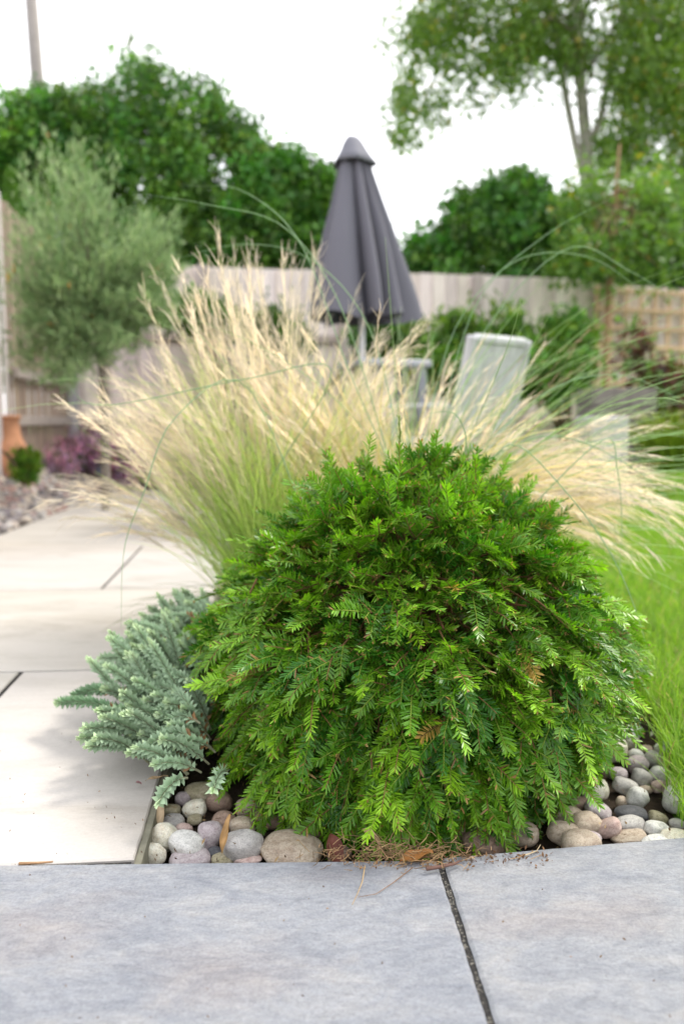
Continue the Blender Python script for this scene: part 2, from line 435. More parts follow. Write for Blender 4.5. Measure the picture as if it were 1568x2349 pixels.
# grey slabs in front
eL0, eL1 = GS(0, 2167)[:2], GS(1091, 2140)[:2]
eR0, eR1 = GS(1108, 2133)[:2], GS(1709, 2097)[:2]
jl0, jl1 = GS(1098.5, 2183.7)[:2], GS(1217, 2560)[:2]
jr0, jr1 = GS(1115.7, 2183.7)[:2], GS(1236, 2560)[:2]
def ext(a, b, t): return a + (b - a) * t
eL1 = ext(jl1, jl0, 1.10); eR0 = ext(jr1, jr0, 1.125)
acc = Acc()
slab(acc, rough_edge([ext(eL1, eL0, 2.6), ext(jl0, jl1, 4.0) - np.array([2.4, -.1]), ext(jl0, jl1, 4.0), eL1]), lambda y: 0.004, 0.03, 0.0035)
slab(acc, rough_edge([eR0, ext(jr0, jr1, 4.0), ext(jr0, jr1, 4.0) + np.array([2.4, .1]), ext(eR0, eR1, 3.0)]), lambda y: 0.004, 0.03, 0.0035, (1.03, 1.02, 1.0))
tag(acc.build('pavement', M_grey, smooth=False), kind='structure')
acc = Acc()
slab(acc, [ext(eL1, eL0, 2.5) + [0, -.03], ext(jl0, jl1, 4.0) - np.array([2.4, -.1]), ext(jr0, jr1, 4.0) + np.array([2.4, .1]), ext(eR0, eR1, 2.8) + [0, -.03], (eL1 + eR0) / 2 + [0, -.015]], lambda y: -0.001, 0.05, 0.0)
tag(acc.build('pavement_joint', M_joint, smooth=False), kind='structure')
# sandy mortar in the gap between the two pavings
acc = Acc()
p0, p1 = GS(-900, 2161)[:2], GS(330, 2158)[:2]
for k in range(140):
    t_ = k / 139; c = p0 + (p1 - p0) * t_
    if 0.55 < t_ < .72 and random.random() < .6: continue
    r0 = random.uniform(.004, .009)
    th = np.linspace(0, 2 * math.pi, 7)[:-1]
    V = [[c[0] + math.cos(q) * r0 * 1.6, c[1] + math.sin(q) * r0 * .6, -0.007] for q in th] + [[c[0], c[1], -0.001 + random.uniform(-.003, .001)]]
    acc.add(V, [[q, (q + 1) % 6, 6] for q in range(6)])
for k in range(150):                                    # grit and dust lying in the black joint
    t_ = random.random(); c = jl0 + (jl1 - jl0) * (t_ * 1.3 - .1); c2 = jr0 + (jr1 - jr0) * (t_ * 1.3 - .1); c = c + (c2 - c) * random.uniform(.1, .9)
    r0 = random.uniform(.0006, .0016); th = np.linspace(0, 2 * math.pi, 6)[:-1]
    acc.add([[c[0] + math.cos(q) * r0 * 1.4, c[1] + math.sin(q) * r0, -.001] for q in th] + [[c[0], c[1], -.001 + r0]], [[q, (q + 1) % 5, 5] for q in range(5)])
tag(acc.build('joint_mortar', M_mortar), kind='structure')

# edging along the bed
acc = Acc()
ev = np.linspace(0.0, 2.6, 30)
for s_ in (0, 1):
    pass
V = []; 
for v in ev:
    for du, dz in ((0.0006, -0.007), (0.0105, -0.009), (0.013, -0.075), (0.0006, -0.075)):
        p = uv2xy(du, v - .004); V.append([p[0], p[1], float(zpat(p[1])) + dz + 0.0012 * math.sin(v * 9)])
Q = []
for k in range(len(ev) - 1):
    for e in range(4): Q.append([k * 4 + e, k * 4 + 4 + e, k * 4 + 4 + (e + 1) % 4, k * 4 + (e + 1) % 4])
acc.add(V, None, Q + [[3, 2, 1, 0], [len(V) - 4, len(V) - 3, len(V) - 2, len(V) - 1]], (0.21, 0.20, 0.15))
tag(acc.build('edging_strip', M_wood, smooth=False), 'olive grey edging strip between the cream slab and the cobbles', 'edging')

# ------------------------------------------------------------------ cobbles
import bmesh
cob_meshes = []
for k in range(9):
    bm = bmesh.new(); bmesh.ops.create_icosphere(bm, subdivisions=4, radius=1.0)
    o3 = Vector((k * 7.3, k * 3.1, 1.7))
    for v in bm.verts:
        d = v.co.normalized()
        f = 1 + 0.15 * mnoise.noise(d * 0.9 + o3) + 0.05 * mnoise.noise(d * 2.3 + o3) + 0.012 * mnoise.noise(d * 6 + o3)
        pw = 0.88
        q = Vector([math.copysign(abs(c) ** pw, c) for c in d]) * f
        v.co = q
    for f in bm.faces: f.smooth = True
    me = bpy.data.meshes.new('cobble'); bm.to_mesh(me); bm.free(); me.materials.append(SM['grey']); cob_meshes.append(me)
def cobble(cx, cy, wpx, hpx, rot, kind, label, k, group='rounded cobbles round the clipped yew', lift=0.0):
    """cx, cy, sizes in photo pixels"""
    d0 = GS(cx, cy, -0.02); dist = math.hypot(d0[1], H_CAM)
    s = dist / (28 / 36 * 2560)
    a = wpx / 2 * s; c = hpx / 2 * s * 0.97; b = min(max(a * .8, c * .95), 0.05); c = min(c, .036)
    z = -0.056 + c * .95 + lift
    p = GS(cx, cy, z)
    o = bpy.data.objects.new('cobble', cob_meshes[k % 9]); COL.objects.link(o)
    o.material_slots[0].link = 'OBJECT'; o.material_slots[0].material = SM[kind]
    o.location = p; o.scale = (a, b, c)
    o.rotation_euler = (R(random.uniform(-8, 8)), R(rot), R(random.uniform(-25, 25)))
    return tag(o, label, 'cobble', group)
def cl(x, y): return 350 + x * .3189, 1950 + y * .3189
def cr(x, y): return 1300 + x * .2608, 1800 + y * .2608
LEFT = [
    (105, 585, 190, 165, 0, 'cream', 'cream white cobble in the corner where edging meets grey slab'),
    (180, 455, 235, 215, -28, 'cream', 'large beige egg shaped cobble leaning on the edging strip'),
    (362, 515, 285, 190, 12, 'light', 'white lumpy speckled cobble third from the slab corner'),
    (390, 618, 300, 100, 0, 'mauve', 'lilac grey flat cobble below the white lumpy one, against grey slab'),
    (345, 400, 130, 115, 0, 'pink', 'small pinkish cobble between the beige egg and the round pink grey one'),
    (262, 325, 170, 95, 0, 'grey', 'grey cobble behind the large beige egg shaped one'),
    (545, 435, 190, 215, 0, 'mauve', 'round pink grey cobble standing upright beside the curled dry leaf'),
    (432, 228, 185, 145, -25, 'cream', 'mottled beige cobble just below the stonecrop tips'),
    (430, 312, 120, 85, 0, 'olive', 'small olive cobble under a drooping yew sprig'),
    (800, 512, 305, 205, 0, 'grey', 'largest pale grey oval cobble at the front, left of the long tan one'),
    (1185, 552, 490, 165, 2, 'tan', 'long tan sausage shaped cobble lying against the grey slab'),
    (800, 375, 205, 165, 0, 'tan', 'grey brown cobble behind the largest pale grey oval'),
    (650, 618, 175, 70, 0, 'olive', 'small olive cobble half sunk against the grey slab'),
    (842, 620, 210, 65, 0, 'pink', 'flat pinkish cobble sunk below the largest grey oval'),
    (590, 575, 135, 85, 0, 'dark', 'small black cobble wedged between the white and grey ones'),
    (240, 240, 150, 90, 0, 'olive', 'dull cobble under the blue stonecrop tip by the edging'),
    (222, 50, 110, 85, 0, 'tan', 'brown cobble beside the edging behind the stonecrop tip'),
    (215, 105, 90, 60, 0, 'grey', 'small blue grey cobble beside the pale dry leaf'),
    (480, 100, 260, 140, 0, 'olive', 'large yellow brown cobble in shade behind the stonecrop'),
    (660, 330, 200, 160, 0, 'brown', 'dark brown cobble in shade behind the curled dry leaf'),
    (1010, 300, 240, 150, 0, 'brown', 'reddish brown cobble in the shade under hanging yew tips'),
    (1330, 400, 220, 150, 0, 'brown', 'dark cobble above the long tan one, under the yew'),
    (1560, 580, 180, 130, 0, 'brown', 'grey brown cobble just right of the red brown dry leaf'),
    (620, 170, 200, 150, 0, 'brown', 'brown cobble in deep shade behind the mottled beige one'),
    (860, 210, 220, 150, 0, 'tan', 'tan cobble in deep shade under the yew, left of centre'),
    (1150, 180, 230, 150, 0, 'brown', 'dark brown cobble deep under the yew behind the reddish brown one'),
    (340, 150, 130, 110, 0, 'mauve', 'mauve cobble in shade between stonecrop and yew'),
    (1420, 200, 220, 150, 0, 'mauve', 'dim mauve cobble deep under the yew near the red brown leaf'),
]
for k, (x, y, ww, hh, r_, kd, lb) in enumerate(LEFT):
    cobble(*cl(x, y), ww * .3189, hh * .3189, r_, kd, lb, k)
RIGHT = [
    (415, 1095, 305, 215, 8, 'tan', 'biggest brown cobble at the grey slab edge, right of the yew'),
    (430, 912, 300, 165, 0, 'tan', 'brown oval cobble behind the biggest brown one'),
    (632, 990, 292, 185, -5, 'tan', 'smooth tan egg shaped cobble resting above the mauve one'),
    (662, 1142, 215, 115, 0, 'mauve', 'mauve cobble sunk at the slab edge, right of the biggest brown one'),
    (842, 1035, 250, 160, -38, 'pink', 'pink tilted cobble at the slab edge'),
    (745, 868, 265, 130, 22, 'mauve', 'purple grey tilted cobble under the lowest right yew tips'),
    (1045, 1010, 272, 165, -8, 'grey', 'blue grey oval cobble lying on the flat tan one'),
    (1030, 1112, 340, 100, -12, 'tan', 'flat tan cobble under the blue grey oval one'),
    (1060, 905, 315, 135, -4, 'dark', 'dark grey long cobble behind the blue grey oval one'),
    (1310, 1055, 255, 165, 15, 'light', 'cream pink cobble with a rough patch at the slab edge by the lawn'),
    (1120, 750, 185, 205, 25, 'light', 'light grey upright egg shaped cobble above the dark long one'),
    (975, 785, 125, 105, 0, 'tan', 'small brown cobble left of the light upright one'),
    (1000, 635, 235, 155, 15, 'grey', 'slate blue cobble half under the yew, right side'),
    (1155, 560, 185, 180, 20, 'grey', 'grey round cobble standing midway up the right hand pile'),
    (1330, 537, 195, 170, 25, 'light', 'whitish cobble crossed by grass blades, midway up the pile'),
    (1320, 640, 150, 115, 0, 'pink', 'small pale pink cobble below the whitish one in the grass'),
    (1280, 385, 200, 165, 35, 'grey', 'dark tilted grey cobble near the top of the right hand pile'),
    (1110, 360, 165, 160, 0, 'light', 'white grey round cobble touching the yew, upper right pile'),
    (1235, 280, 190, 65, 0, 'pink', 'flat brick red cobble near the top of the right hand pile'),
    (1070, 222, 140, 120, 0, 'cream', 'yellowish cobble near the top of the right hand pile'),
    (1110, 125, 200, 120, 0, 'light', 'white cobble at the top of the right hand pile'),
    (1480, 760, 210, 260, 10, 'light', 'big pale cobble among long lawn grass'),
    (1315, 950, 190, 140, 25, 'olive', 'beige cobble with grass growing round it'),
    (930, 520, 190, 115, 0, 'mauve', 'dim mauve cobble in shade behind the slate blue one'),
    (1195, 668, 130, 70, 0, 'tan', 'small tan cobble squeezed behind the light upright one'),
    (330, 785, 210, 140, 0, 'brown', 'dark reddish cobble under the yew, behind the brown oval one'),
    (1500, 1010, 160, 120, 0, 'grey', 'grey cobble half hidden by grass at the slab edge'),
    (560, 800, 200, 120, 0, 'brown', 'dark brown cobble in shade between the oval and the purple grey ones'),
]
for k, (x, y, ww, hh, r_, kd, lb) in enumerate(RIGHT):
    cobble(*cr(x, y), ww * .2608, hh * .2608, r_, kd, lb, k + 3)
MID = [
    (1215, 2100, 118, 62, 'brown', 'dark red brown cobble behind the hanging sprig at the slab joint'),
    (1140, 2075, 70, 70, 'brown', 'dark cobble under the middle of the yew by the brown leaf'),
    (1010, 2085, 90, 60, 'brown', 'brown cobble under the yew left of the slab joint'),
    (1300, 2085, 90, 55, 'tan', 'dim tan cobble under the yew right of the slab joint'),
]
for k, (x, y, ww, hh, kd, lb) in enumerate(MID): cobble(x, y, ww, hh, 0, kd, lb, k + 5)
# cobbles further back beside the lawn and behind the yew
kinds = list(SM)
pts = []
tries = 0
while len(pts) < 46 and tries < 4000:
    tries += 1
    y = random.uniform(1.62, 2.5); x = random.uniform(-.36, .72)
    if x > lawn_x(y) - .01 or (x - .15) ** 2 + (y - 1.62) ** 2 < .40 ** 2 or xy2uv(x, y)[0] < .05: continue
    if x > .62 and y < 1.66: continue
    if any((x - a) ** 2 + (y - b) ** 2 < .062 ** 2 for a, b in pts): continue
    pts.append((x, y))
    s = random.uniform(.026, .042)
    o = bpy.data.objects.new('cobble', random.choice(cob_meshes)); COL.objects.link(o)
    o.material_slots[0].link = 'OBJECT'; o.material_slots[0].material = SM[random.choice(kinds)]
    o.location = (x, y, -.05 + s * .6); o.scale = (s * random.uniform(.9, 1.3), s, s * .7); o.rotation_euler = (random.uniform(-.2, .2), random.uniform(-.2, .2), random.uniform(0, 3))
    tag(o, 'cobble lying behind the yew, mostly hidden by its foliage', 'cobble', 'rounded cobbles round the clipped yew')

have = [(o.location.x, o.location.y, max(o.scale)) for o in COL.objects if o.name.startswith('cobble')]
tries = 0; nf_ = 0
while nf_ < 26 and tries < 6000:
    tries += 1
    y = random.uniform(1.2, 1.78); x = random.uniform(.34, .76); s_ = random.uniform(.020, .034)
    if x > lawn_x(y) + .02 or y < 1.19 + .02 * x: continue
    if any((x - a) ** 2 + (y - b) ** 2 < ((c + s_) * .78) ** 2 for a, b, c in have): continue
    have.append((x, y, s_)); nf_ += 1
    o = bpy.data.objects.new('cobble', random.choice(cob_meshes)); COL.objects.link(o)
    o.material_slots[0].link = 'OBJECT'; o.material_slots[0].material = SM[random.choice(['grey', 'light', 'mauve', 'tan', 'cream', 'brown'])]
    o.location = (x, y, -.052 + s_ * .62); o.scale = (s_ * random.uniform(1.0, 1.3), s_, s_ * .72); o.rotation_euler = (random.uniform(-.25, .25), random.uniform(-.25, .25), random.uniform(0, 3))
    tag(o, 'small cobble wedged low between the bigger ones, right of the yew', 'cobble', 'rounded cobbles round the clipped yew')
# ------------------------------------------------------------------ yew
NV = np.array([(-.22, 0, 0), (.22, 0, 0), (-.5, .28, .0), (.5, .28, 0), (-.46, .74, -.03), (.46, .74, -.03), (0, 1, -.06)])
NT = np.array([(0, 1, 3), (0, 3, 2), (2, 3, 5), (2, 5, 4), (4, 5, 6)])
def frames(yv, zv, L, Wd):
    """template frame: y along yv scaled L, z near zv, x = width"""
    y = unit(yv); x = unit(np.cross(y, zv)); z = np.cross(x, y)
    return np.stack([x * Wd[:, None], y * L[:, None], z * L[:, None]], -1)
YC = np.array([0.148, 1.63])
prof_z = np.array([-.045, .05, .13, .22, .31, .395, .465, .510, .540, .560, .570])
prof_r = np.array([.34, .390, .425, .425, .385, .310, .240, .178, .128, .080, .0])
zz = np.linspace(-.045, .570, 400); rr = np.interp(zz, prof_z, prof_r)
seg = np.hypot(np.diff(zz), np.diff(rr)); area = seg * (rr[1:] + rr[:-1]) / 2
cdf = np.concatenate([[0], np.cumsum(area)]) / area.sum()
def yew_points(n, side=None):
    z = np.interp(rng.random(n), cdf, zz); ph = rng.uniform(0, 2 * math.pi, n)
    r_ = np.interp(z, prof_z, prof_r)
    dr = np.interp(z + .02, prof_z, prof_r) - np.interp(z - .02, prof_z, prof_r)
    nr_ = unit(np.stack([np.full(n, .04), -dr], -1))       # (radial, z)
    nr_[z > .55] = [0.1, 1]
    return z, ph, r_, nr_
yew = thing('yew_bush', 'low dome shaped dark green yew bush drooping over the cobbles', 'bush', (YC[0], YC[1], -.05))
fol, stm = Acc(), Acc()
def yew_branches(nb, depth, lb, ls, sp, per, bright=0.0):
    z, ph, r_, nr_ = yew_points(nb)
    up = np.array([0, 0, 1.0])
    bumpy = np.array([mnoise.noise(Vector((math.cos(a) * 2.2, math.sin(a) * 2.2, q * 5))) + .8 * mnoise.noise(Vector((math.cos(a) * 6, math.sin(a) * 6, q * 15))) for a, q in zip(ph, z)]) * .032
    swirl = np.array([mnoise.noise(Vector((math.cos(a) * 3 + 9, math.sin(a) * 3, q * 7))) for a, q in zip(ph, z)])
    rad = np.stack([np.cos(ph), np.sin(ph), np.zeros(nb)], -1); tang = np.cross(rad, up)
    N = unit(rad * nr_[:, :1] + up * nr_[:, 1:])
    T0 = np.stack([YC[0] + rad[:, 0] * r_, YC[1] + rad[:, 1] * r_, z], -1) + N * (bumpy - depth + rng.uniform(-.030, .012, nb))[:, None]
    elv = np.interp(z, [-.045, .07, .18, .29, .40, .475, .53, .57], [R(-62), R(-42), R(-28), R(-12), R(12), R(36), R(62), R(80)]) + rng.normal(0, .30, nb)
    D0 = unit(rad * np.cos(elv)[:, None] + up * np.sin(elv)[:, None] + tang * (.7 * swirl + rng.normal(0, .28, nb))[:, None])
    Lb = rng.uniform(*lb, nb)
    B0 = T0 - D0 * Lb[:, None]
    roll = rng.normal(0, .45, nb)
    Z0 = unit(unit(N + up * .25) - D0 * (D0 * unit(N + up * .25)).sum(1, keepdims=True)); X0 = np.cross(D0, Z0)
    Z0 = Z0 * np.cos(roll)[:, None] + X0 * np.sin(roll)[:, None]; X0 = np.cross(D0, Z0)
    tn = np.clip(rng.beta(1.0, 2.0, nb) + bright, 0, 1)
    # branch axes
    s6 = np.linspace(0, 1, 6)
    Pb = B0[:, None] + D0[:, None] * (Lb[:, None] * s6)[..., None] - up * (.10 * Lb[:, None] * s6 ** 2)[..., None]
    multi_tube(stm, Pb, .0017 * (1.2 - .6 * s6), 5, np.tile([.17, .095, .04], (nb, 6, 1)) * (1 - s6[None, :, None] * .2))
    # sprays on each branch: one at the end, the others in pairs along it
    bi_ = np.repeat(np.arange(nb), per); k_ = np.tile(np.arange(per), nb); n = len(bi_)
    term = k_ == 0
    at = np.where(term, .92, np.clip(.25 + .70 * (k_ / per) + rng.normal(0, .06, n), .1, .97))
    side = np.where(k_ % 2 == 0, 1, -1)
    fan = np.where(term, rng.normal(0, .12, n), side * rng.uniform(R(20), R(52), n))
    lift = rng.normal(.06, .20, n)
    D = unit(D0[bi_] * np.cos(fan)[:, None] + X0[bi_] * np.sin(fan)[:, None] + Z0[bi_] * lift[:, None] + rng.normal(0, .07, (n, 3)))
    L = rng.uniform(*ls, n) * np.where(term, 1.25, 1.05 - .35 * (at - .3))
    base = B0[bi_] + D0[bi_] * (Lb[bi_] * at)[:, None] - up * (.10 * Lb[bi_] * at ** 2)[:, None]
    top = sstep(.30, .55, z)[bi_]
    droop = rng.uniform(.05, .30, n) * (1 - .8 * top)
    NZ = unit(Z0[bi_] - D * (Z0[bi_] * D).sum(1, keepdims=True) + rng.normal(0, .18, (n, 3)))
    NZ = unit(NZ - D * (NZ * D).sum(1, keepdims=True))
    t = np.clip(tn[bi_] + rng.normal(0, .13, n) + .12 * term, 0, 1)[:, None]
    Cs = np.array([.027, .118, .009]) * (1 - t) + np.array([.205, .400, .016]) * t
    Cs = Cs * rng.uniform(.85, 1.18, (n, 1))
    dead = (rng.random(n) < .007); Cs[dead] = np.array([.36, .24, .06]) * rng.uniform(.6, 1.3, (dead.sum(), 1))
    radial = rng.random(n) < (.10 + .62 * top)
    s = np.linspace(0, 1, 5)
    Ps = base[:, None] + D[:, None] * (L[:, None] * s)[..., None] - up * (droop[:, None] * L[:, None] * s ** 2)[..., None]
    multi_tube(stm, Ps, .0011 * (1.25 - .6 * s), 4, np.where((rng.random(n) < .25)[:, None, None], np.array([.22, .13, .05]), np.array([.19, .27, .035])) * np.ones((1, 5, 1)))
    nn = int(ls[1] * 1.3 / sp) + 1
    kk = np.arange(nn)[None].repeat(n, 0); alive = kk * sp < (L[:, None] - .002)
    si = (kk * sp) / L[:, None]
    for sd_ in (-1, 1):
        s_ = np.clip(si + rng.normal(0, .010, si.shape) + (.5 * sp / L[:, None] if sd_ > 0 else 0), 0.02, 1)
        p = base[:, None] + D[:, None] * (L[:, None] * s_)[..., None] - up * (droop[:, None] * L[:, None] * s_ ** 2)[..., None]
        t_ = unit(D[:, None] - up * (2 * droop[:, None] * s_)[..., None])
        z_ = unit(NZ[:, None] - t_ * (NZ[:, None] * t_).sum(-1, keepdims=True)); x_ = np.cross(t_, z_)
        an = np.where(radial[:, None], rng.uniform(-.9, 2.2, si.shape), rng.normal(.25, .24, si.shape))
        lat = x_ * (np.cos(an) * sd_)[..., None] + z_ * np.sin(an)[..., None]
        fw = R(64) - R(34) * s_ ** 2 + rng.normal(0, .09, si.shape)
        d = unit(t_ * np.cos(fw)[..., None] + lat * np.sin(fw)[..., None])
        ll = .0180 * rng.uniform(.82, 1.12, (n, 1)) * (0.66 + .42 * np.sin(np.clip(s_, 0, 1) * math.pi * .90 + .15)) * rng.uniform(.78, 1.12, si.shape)
        zz_ = unit(z_ * 1.0 + rng.normal(0, .30, z_.shape))
        tipf = sstep(.5, 1.0, s_)[..., None]
        c = Cs[:, None] * rng.uniform(.78, 1.22, (*si.shape, 1)) * (1 + .25 * tipf * np.array([1.3, .8, .3]))
        brown = (rng.random(si.shape) < .018); c[brown] = np.array([.30, .18, .06]) * rng.uniform(.6, 1.3, (brown.sum(), 1))
        a = alive & (rng.random(si.shape) < .96)
        stamp(fol, NV, NT, frames(d[a], zz_[a], ll[a], np.full(a.sum(), .0028) * rng.uniform(.82, 1.18, a.sum())), p[a], c[a])
    bud = rng.random(n) < .45
    bp = Ps[bud, -1]; bd = D[bud]
    for q in range(3):
        d = unit(bd + rng.normal(0, .5, bd.shape))
        stamp(fol, NV, NT, frames(d, rng.normal(0, 1, d.shape), np.full(len(d), .006), np.full(len(d), .0024)), bp, np.tile([.34, .22, .08], (len(d), 1)) * rng.uniform(.6, 1.3, (len(d), 1)))
yew_branches(900, 0.0, (.06, .115), (.028, .068), .0033, 7, .04)
yew_branches(360, .045, (.08, .13), (.035, .08), .0038, 6)
yew_branches(200, .11, (.08, .13), (.05, .09), .0050, 6)
_p = yew_points
def yew_points(n):
    z = rng.uniform(-.035, .07, n); ph = rng.uniform(R(215), R(290), n); r_ = np.interp(z, prof_z, prof_r) + .022
    return z, ph, r_, unit(np.stack([np.full(n, 1.0), np.full(n, -.2)], -1))
yew_branches(62, -.015, (.07, .12), (.035, .08), .0036, 6, .05)
fol.build('foliage', M_yew, yew, smooth=False)
# twigs and trunk
for k in range(46):
    a = random.uniform(0, 2 * math.pi); zt = random.uniform(.08, .56); rt = np.interp(zt, prof_z, prof_r) * .88
    e = np.array([YC[0] + math.cos(a) * rt, YC[1] + math.sin(a) * rt, zt])
    b0 = np.array([YC[0], YC[1], random.uniform(-.02, zt * .5)])
    s = np.linspace(0, 1, 7)[:, None]
    P = b0 + (e - b0) * s + np.array([0, 0, .08]) * np.sin(s * math.pi)
    multi_tube(stm, P, np.linspace(.006, .0018, 7), 5, (.15, .07, .035))
multi_tube(stm, [[YC[0], YC[1], -.08], [YC[0] + .01, YC[1], .1], [YC[0] - .01, YC[1] + .01, .3], [YC[0], YC[1], .5]], [.028, .022, .014, .006], 8, (.13, .075, .045))
# the tall leading shoot
lead = A(912, 1060, 1.62)
LP = np.array([A(918, 1060, 1.62), A(914, 1030, 1.62), A(917, 1000, 1.62), A(915, 955, 1.62)])
tube(stm, LP, [.0022, .002, .0018, .0014], 5, (.16, .22, .03))
stm.build('twigs', M_bark, yew)
fol2 = Acc(); n = 34
s = np.linspace(.02, .97, n)
pp = np.stack([np.interp(s, np.linspace(0, 1, 4), LP[:, q]) for q in range(3)], -1)
an = np.arange(n) * 2.4; el = R(50)
d = np.stack([np.cos(an) * math.sin(el), np.sin(an) * math.sin(el), np.full(n, math.cos(el))], -1)
stamp(fol2, NV, NT, frames(d, np.tile([0, 0, 1.0], (n, 1)), rng.uniform(.008, .017, n), np.full(n, .0024)), pp, np.tile([.10, .21, .02], (n, 1)))
fol2.build('leading_shoot', M_yew, yew, smooth=False)

# ------------------------------------------------------------------ blue stonecrop
sed = thing('stonecrop', 'blue green spruce leaved stonecrop sprawling over the cream slab beside the yew', 'plant', (-.42, 1.55, -.04))
fol, stm = Acc(), Acc()
SV = np.array([(-.42, 0, 0), (.42, 0, 0), (0, 0, .5), (-.5, .5, .06), (.5, .5, .06), (0, .5, .62), (0, 1, .25)])
ST = np.array([(0, 1, 4), (0, 4, 3), (1, 2, 5), (1, 5, 4), (2, 0, 3), (2, 3, 5), (3, 4, 6), (4, 5, 6), (5, 3, 6)])
def sedum_shoot(b, e, bend, r0=.0145, C=None):
    s = np.linspace(0, 1, 12)[:, None]
    b = np.asarray(b, float); e = np.asarray(e, float)
    P = b + (e - b) * s + np.array([0, 0, bend]) * np.sin(s * math.pi)
    multi_tube(stm, P, .0022, 5, (.22, .22, .14))
    L = np.linalg.norm(np.diff(P, axis=0), axis=1).sum()
    n = int(L / .0015)
    t = np.linspace(.12, 1.0, n); q = np.stack([np.interp(t, np.linspace(0, 1, 12), P[:, k]) for k in range(3)], -1)
    tg = unit(np.stack([np.interp(t, np.linspace(0, 1, 12), np.gradient(P, axis=0)[:, k]) for k in range(3)], -1))
    a = unit(np.cross(tg, [0.1, .05, 1.0])); bb = np.cross(tg, a)
    an = np.arange(n) * 2.39996
    lat = a * np.cos(an)[:, None] + bb * np.sin(an)[:, None]
    el = np.where(t > .9, R(66) - R(56) * (t - .9) / .1, R(66)) + rng.normal(0, .14, n)
    d = unit(tg * np.cos(el)[:, None] + lat * np.sin(el)[:, None] + np.array([0, 0, .12]))
    ll = r0 * rng.uniform(.9, 1.15, n) * np.where(t > .94, 1 - 5 * (t - .94), 1.0) * np.where(t < .3, .7 + t, 1)
    base = np.array([.335, .455, .295]) if C is None else np.array(C)
    tipc = np.array([.55, .68, .40])
    k = sstep(.86, 1.0, t)[:, None]
    c = (base * (1 - k) + tipc * k) * rng.uniform(.85, 1.15, (n, 1))
    old = (t < .22)[:, None] & (rng.random((n, 1)) < .4)
    c = np.where(old, np.array([.30, .17, .08]), c)
    stamp(fol, SV, ST, frames(d, tg, ll, np.full(n, .0012)), q + lat * .0018, c)
def shoot_px(x0, y0, Y0, x1, y1, Y1, bend=.012, **k): sedum_shoot(A(x0, y0, Y0), A(x1, y1, Y1), bend, **k)
# leading shoots seen clearly in the photograph (base -> tip)
heroes = [(300, 1640, 1.50, 130, 1612, 1.60), (270, 1590, 1.56, 165, 1600, 1.64),
          (310, 1600, 1.58, 200, 1585, 1.62), (330, 1560, 1.62, 215, 1530, 1.74), (350, 1540, 1.64, 228, 1510, 1.80),
          (420, 1480, 1.72, 290, 1430, 1.86), (400, 1470, 1.74, 275, 1480, 1.84), (470, 1420, 1.80, 325, 1430, 1.9),
          (450, 1440, 1.82, 400, 1355, 2.02), (480, 1430, 1.85, 425, 1375, 1.98), (500, 1440, 1.8, 455, 1375, 1.98), (470, 1430, 1.8, 390, 1400, 1.96),
          (430, 1570, 1.54, 290, 1600, 1.56), (440, 1600, 1.5, 310, 1580, 1.58), (430, 1540, 1.6, 280, 1540, 1.68),
          (440, 1510, 1.64, 300, 1490, 1.74), (470, 1500, 1.66, 350, 1480, 1.74), (480, 1540, 1.58, 370, 1510, 1.64),
          (470, 1580, 1.52, 360, 1550, 1.56), (450, 1650, 1.40, 400, 1590, 1.48), (440, 1640, 1.42, 345, 1640, 1.46),
          (460, 1660, 1.38, 385, 1655, 1.42), (450, 1700, 1.34, 370, 1690, 1.36), (440, 1690, 1.36, 350, 1705, 1.34),
          (430, 1785, 1.24, 365, 1838, 1.19),
          (520, 1770, 1.25, 490, 1810, 1.17), (330, 1680, 1.42, 255, 1655, 1.46)]
for k, h in enumerate(heroes):
    shoot_px(*h, r0=.0155, C=(.20, .33, .18) if k in (0, 1) else None)
for k in range(100):
    t = random.random(); y = 1.34 + t * .85
    cxm = -.30 - .07 * t; ph = random.uniform(1.9, 4.6)
    b = np.array([cxm + random.uniform(-.05, .06), y, .0 + random.uniform(0, .05)])
    L = random.uniform(.09, .17)
    d = unit(np.array([-.75, math.cos(ph) * .5, random.uniform(.25, 1.1)]))
    e = b + d * L; e[2] = max(e[2], .018)
    sedum_shoot(b, e, random.uniform(.005, .02), C=np.array([.335, .455, .295]) * random.uniform(.8, 1.15))
for k in range(30):
    b = np.array([random.uniform(-.29, -.22), random.uniform(1.3, 1.62), random.uniform(.02, .08)]); d = unit(np.array([random.uniform(-.9, -.3), random.uniform(-.6, .2), random.uniform(.2, .8)]))
    sedum_shoot(b, b + d * random.uniform(.08, .13), .01, C=np.array([.335, .455, .295]) * random.uniform(.8, 1.15))
for k in range(60):                                     # upright shoots at the back of the mound
    b = np.array([-.32 + random.uniform(-.06, .06), random.uniform(1.5, 2.1), random.uniform(.0, .06)])
    d = unit(np.array([-random.uniform(.35, .9), random.uniform(-.2, .4), random.uniform(.55, 1.1)])); e = b + d * random.uniform(.13, .23)
    sedum_shoot(b, e, random.uniform(-.01, .02), C=np.array([.335, .455, .295]) * random.uniform(.8, 1.15))
fol.build('leaves', M_sedum, sed, smooth=False); stm.build('stems', M_bark, sed)

